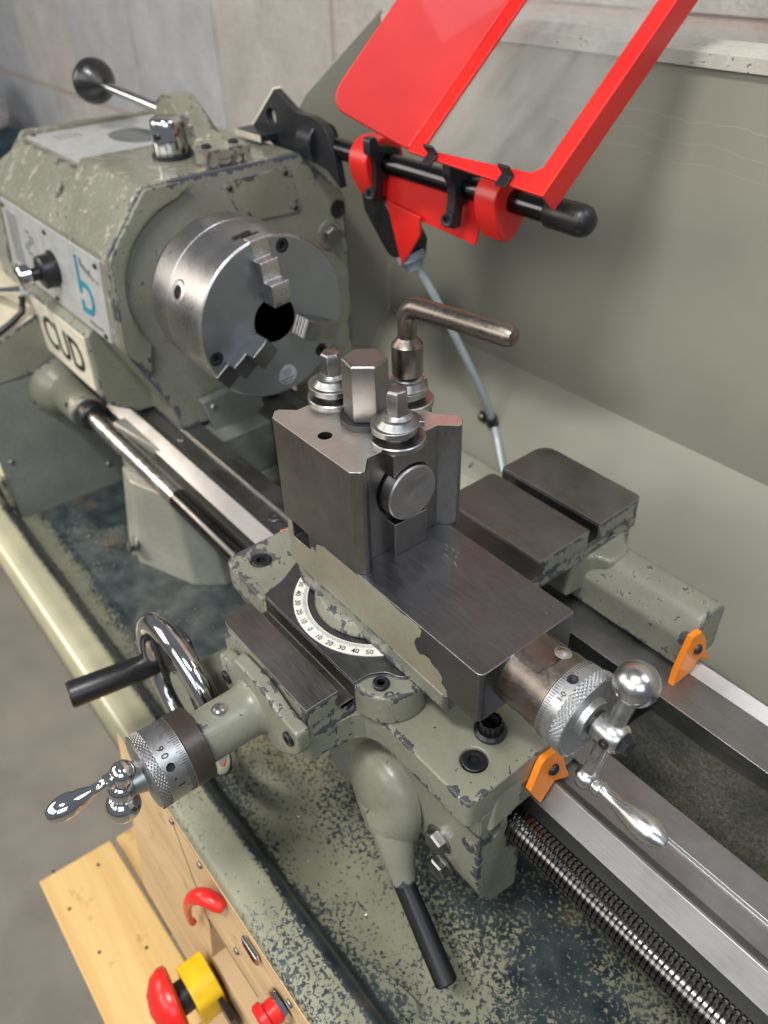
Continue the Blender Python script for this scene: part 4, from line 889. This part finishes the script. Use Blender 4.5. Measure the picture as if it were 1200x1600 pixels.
part('window', slab([(58, -4, -2.6), (168, -4, -2.6), (168, 230, -2.6), (58, 230, -2.6)], 1.6), 'acrylic', gd_, 'scratched clear plastic window', bev=0)
e2 = lambda s_, u_: (50 - 32 * u_, s_, 51 * u_)
lp = [e2(-5, 0), e2(-15, .78), e2(-15, .86), e2(-12.5, .93), e2(-8, .98), e2(0, 1.0), e2(220, 1.0), e2(220, 0)]
gp_ = G(); n = len(lp)
off = Vector((-.78, 0, 0)) * 2 + nv * -1.2
gp_.add([GP(*p) for p in lp] + [tuple(Vector(GP(*p)) + off) for p in lp], [tuple(range(n))[::-1], tuple(range(n, 2 * n))] + [(i, (i + 1) % n, n + (i + 1) % n, n + i) for i in range(n)])
part('side_panel', gp_, 'red', gd_, 'solid red side panel', bev=.8)
part('fold_bead', G().tube([GP(50, -4, 0), GP(48, 230, 0)], 1.6, 12), 'red', gd_, bev=0)
for cx, w_ in ((-34, 22), (104, 20)):
    a_ = [(19 * math.cos(math.radians(a)), 17 * math.sin(math.radians(a))) for a in range(-50, 196, 12)]
    rg = [(GY + q[0], GZ + q[1]) for q in a_] + [(GY - 17, GZ - 12), (GY - 9, GZ - 26), (GY - 4, GZ - 28), (GY + 4, GZ - 24)]
    part('hinge_lug', G().prism(rg, 'x', cx, cx + w_), 'red', gd_, bev=1.5, seg=3)
part('lower_flap', G().hexa([(-24, 121, 92), (96, 121, 92), (96, 123, 92), (-24, 123, 92), (-29, 119, 57), (90, 119, 50), (90, 121, 50), (-29, 121, 57)]), 'red', gd_, bev=.6)
part('gusset', G().prism([(-6, 62), (34, 58), (34, 44), (12, 15)], 'y', 115, 117.5), 'red', gd_, bev=.6)
for cx in (-16, 72):
    cl = part('clamp_collar', G().prism(round_poly([(GY - 15, GZ - 27), (GY - 6, GZ - 27), (GY - 5, GZ - 12), (GY + 10, GZ - 11), (GY + 12, GZ + 8), (GY + 2, GZ + 12), (GY - 9, GZ + 13), (GY - 11, GZ + 20), (GY - 18, GZ + 19), (GY - 18, GZ + 8), (GY - 13, GZ + 2), (GY - 13, GZ - 8)], 2.5, 3), 'x', cx, cx + 8.5), 'oxide', gd_, bev=.8)
    inst('collar_screw', CAPS, 'oxide', cl, Fr((cx + 4.2, GY - 15, GZ - 21), (.35, -1, .15)) @ Matrix.Scale(1.15, 4))
for x in (72, 140):
    part('window_clip', slab([(x, -13, 2.2), (x + 9, -13, 2.2), (x + 9, -4, 2.2), (x, -4, 2.2)], 1.6), 'oxide', gd_, bev=.4)
    part('window_clip', slab([(x, -5, 9), (x + 9, -5, 9), (x + 9, -3.4, 9.4), (x, -3.4, 9.4)], 8), 'oxide', gd_, bev=.3)
sw = thing('guard_switch', 'black guard switch box under the red chuck guard', 'switch', (0, 118, 40))
part('switch_box', G().prism(round_poly([(-40, 70), (-24, 74), (18, 34), (16, 18), (-4, 18), (-12, 24), (-36, 48)], 3, 3), 'y', 116, 138), 'black', sw, bev=1.2, seg=3)
part('cable_gland', G().rev([(0, 12), (6, 12), (8, 9), (14, 7)], (8, 127, 22), (.35, .15, -1), 28), 'grey', sw, bev=0)
# cable
cb = [(12, 130, 12), (18, 140, -8), (24, 155, -40), (33, 172, -80), (38, 186, -112), (38, 198, -138), (38, 206, -157), (52, 199, -169), (78, 184, -191), (110, 170, -215)]
def spline(pts, n=10):
    pts = [Vector(p) for p in pts]; out = []
    for i in range(len(pts) - 1):
        p0 = pts[max(i - 1, 0)]; p1 = pts[i]; p2 = pts[i + 1]; p3 = pts[min(i + 2, len(pts) - 1)]
        for k in range(n):
            t_ = k / n; out.append(.5 * ((2 * p1) + (-p0 + p2) * t_ + (2 * p0 - 5 * p1 + 4 * p2 - p3) * t_ ** 2 + (-p0 + 3 * p1 - 3 * p2 + p3) * t_ ** 3))
    return out + [pts[-1]]
solo('armoured_cable', G().tube(spline(cb), 3.6, 14), 'cable', 'grey armoured cable hanging from the guard switch down the splashback', 'cable', bev=0)
cc_ = thing('cable_clip', 'black plastic P-clip holding the cable to the splashback', 'clip', (34, 206, -158))
part('clip_loop', G().rev([(-4.5, 4.2), (-4.5, 5.6), (4.5, 5.6), (4.5, 4.2)], (38, 205, -155), (.05, .3, -.95), 24), 'black', cc_, bev=0)
part('clip_tab', G().hexa([(20, 203.5, -160), (36, 203.5, -160), (36, 206.5, -151), (20, 206.5, -151), (20, 205, -161), (36, 205, -161), (36, 208, -152), (20, 208, -152)]), 'black', cc_, bev=.5)
inst('clip_screw', DOME, 'steel', cc_, Fr((23.5, 203.8, -155.5), (0, -.84, .54)))
# ------------------------------------------------------------------ plywood control panel under the tray lip
cpn = thing('control_panel', 'plywood control panel fixed under the front lip of the chip tray', 'panel', (220, -220, -300))
def QP(x, s_, a=0): # s: distance down the panel, a: out of it
    return (x, -217 - .12 * s_ - a, -256 - s_)
def panel(pts, th, a=0):
    n = len(pts); g = G(); g.add([QP(x, s_, a) for x, s_ in pts] + [QP(x, s_, a - th) for x, s_ in pts], [tuple(range(n)), tuple(range(n, 2 * n))[::-1]] + [(i, (i + 1) % n, n + (i + 1) % n, n + i) for i in range(n)]); return g
part('board', panel([(60, 0), (520, 0), (520, 200), (60, 200)], 12), 'ply', cpn, bev=.5, cuts=[G().box(196, 262, -262, -190, -372, -318)])
part('board_edge', panel([(60, -1.5), (520, -1.5), (520, .2), (60, .2)], 12.2, .1), 'plyedge', cpn, bev=0)
part('seam', panel([(150, 2), (151.2, 2), (200, 70), (198.6, 70)], .3, .25), 'seat', cpn, bev=0)
for x, s_ in ((152, 2), (192, 4), (237, 44), (300, 6)): inst('panel_screw', DOME, 'steel', cpn, Fr(QP(x, s_, .2), (0, -1, -.1)))
part('red_stain', panel([(212, 22), (222, 18), (236, 26), (240, 40), (228, 44), (214, 34)], .1, .12), 'ply', cpn, bev=0)
part('metal_latch', panel([(250, 2), (268, 2), (270, 8), (264, 11), (252, 9)], 3, 4), 'chrome', cpn, bev=1)
solo('red_isolator_handle', G().tube(spline([QP(228, 3, 3), QP(214, 2, 9), QP(203, 14, 13), QP(193, 38, 13), QP(184, 70, 9), QP(181, 84, 5)], 6), [3.3, 4.29, 4.95, 5.41, 5.68, 5.81, 5.81, 5.74, 5.61, 5.41, 5.15, 4.88, 4.62, 4.36, 4.09, 3.83, 3.56, 3.3, 3.1, 2.9, 2.71, 2.57, 2.44, 2.38, 2.38, 2.51, 2.77, 2.9, 2.9, 2.51, 0.99], 18), 'redpl', 'curved red plastic lever handle on the plywood panel', 'handle', bev=0)
ks = thing('key_switch', 'small red knob with chromed ring at the bottom of the plywood panel', 'knob', (290, -224, -275))
kc = QP(292, 20, 0)
part('ring', G().rev([(0, 11), (3, 11), (4, 9)], kc, (0, -1, -.12), 32), 'chrome', ks, bev=0)
part('knob', G().rev([(3, 8), (10, 8), (11, 10.5), (15, 10.5), (16.5, 9), (17, 0)], kc, (0, -1, -.12), 32), 'redpl', ks, bev=0)
es = thing('emergency_stop', 'red mushroom emergency stop on a yellow base below the plywood panel', 'emergency stop', (175, -250, -400))
part('base', G().prism(round_poly([(184, -408), (184, -382), (187, -366), (209, -366), (221, -374), (221, -408)], 4, 3), 'y', -256, -236), 'yellow', es, bev=1.2)
part('stem', G().cyl((201, -254, -383), (0, -1, 0), 12, 10, 32), 'black', es, bev=0)
part('mushroom', G().rev([(0, 22), (2, 25), (6, 25.5), (13, 22), (19, 13), (21.5, 0)], (199, -263, -383), (-.10, -1, .0), 40), 'redpl', es, bev=0)
part('bracket', G().box(196, 240, -242, -238, -400, -378), 'black', es, bev=.5)
solo('metal_bracket', G().box(216, 330, -262, -232, -450, -400), 'ply', 'tan painted sheet box behind the emergency stop', 'box', bev=2)
# timber below
solo('pine_board', G().hexa([(-38, -316, -520), (-34, -243, -520), (270, -236, -520), (280, -318, -520), (-38, -316, -502), (-34, -243, -502), (270, -236, -502), (280, -318, -502)]), 'wood', 'wide pine board with knots and screw holes beside the lathe stand', 'board', bev=2)
solo('pine_batten', G().box(-40, 78, -238, -212, -530, -512), 'wood', 'narrow pine batten behind the wide board', 'batten', bev=2)
hm = unit_mesh('screw_hole', G().rev([(0, 1.5), (.3, 1.5), (.35, 1.0), (.1, 0)], n=16), 'hole')
bd = bpy.data.objects['pine_board']; ORG[bd.name] = (0, 0, 0)
for x, y in ((-38, -301), (-16, -264), (8, -303), (88, -262), (64, -297)): inst('screw_hole', hm, 'hole', bd, Fr((x, y, -501.8), 'z'))
# clutter at the far left
bgd = G(); random.seed(9); rows = []
for i in range(13):
    row = []
    for j in range(13):
        u_, v_ = i / 12, j / 12
        r_ = 150 * math.sin(math.pi * (.12 + .8 * v_)) * (1 + random.uniform(-.22, .22))
        a = 2 * math.pi * u_; row.append((-2480 + r_ * math.cos(a), 430 + .7 * r_ * math.sin(a), -330 + 190 * v_ + random.uniform(-14, 14)))
    rows.append(row)
rows[-1] = rows[0]
solo('plastic_bag', G().grid(rows), 'film', 'crumpled clear plastic bag on the bin behind the headstock', 'bag', bev=0)
solo('storage_bin', G().prism(round_poly([(-2700, 300), (-2180, 300), (-2180, 520), (-2700, 520)], 20, 3), 'z', -950, -300), 'tealbin', 'dark teal bin against the block wall at far left', 'bin', bev=6)
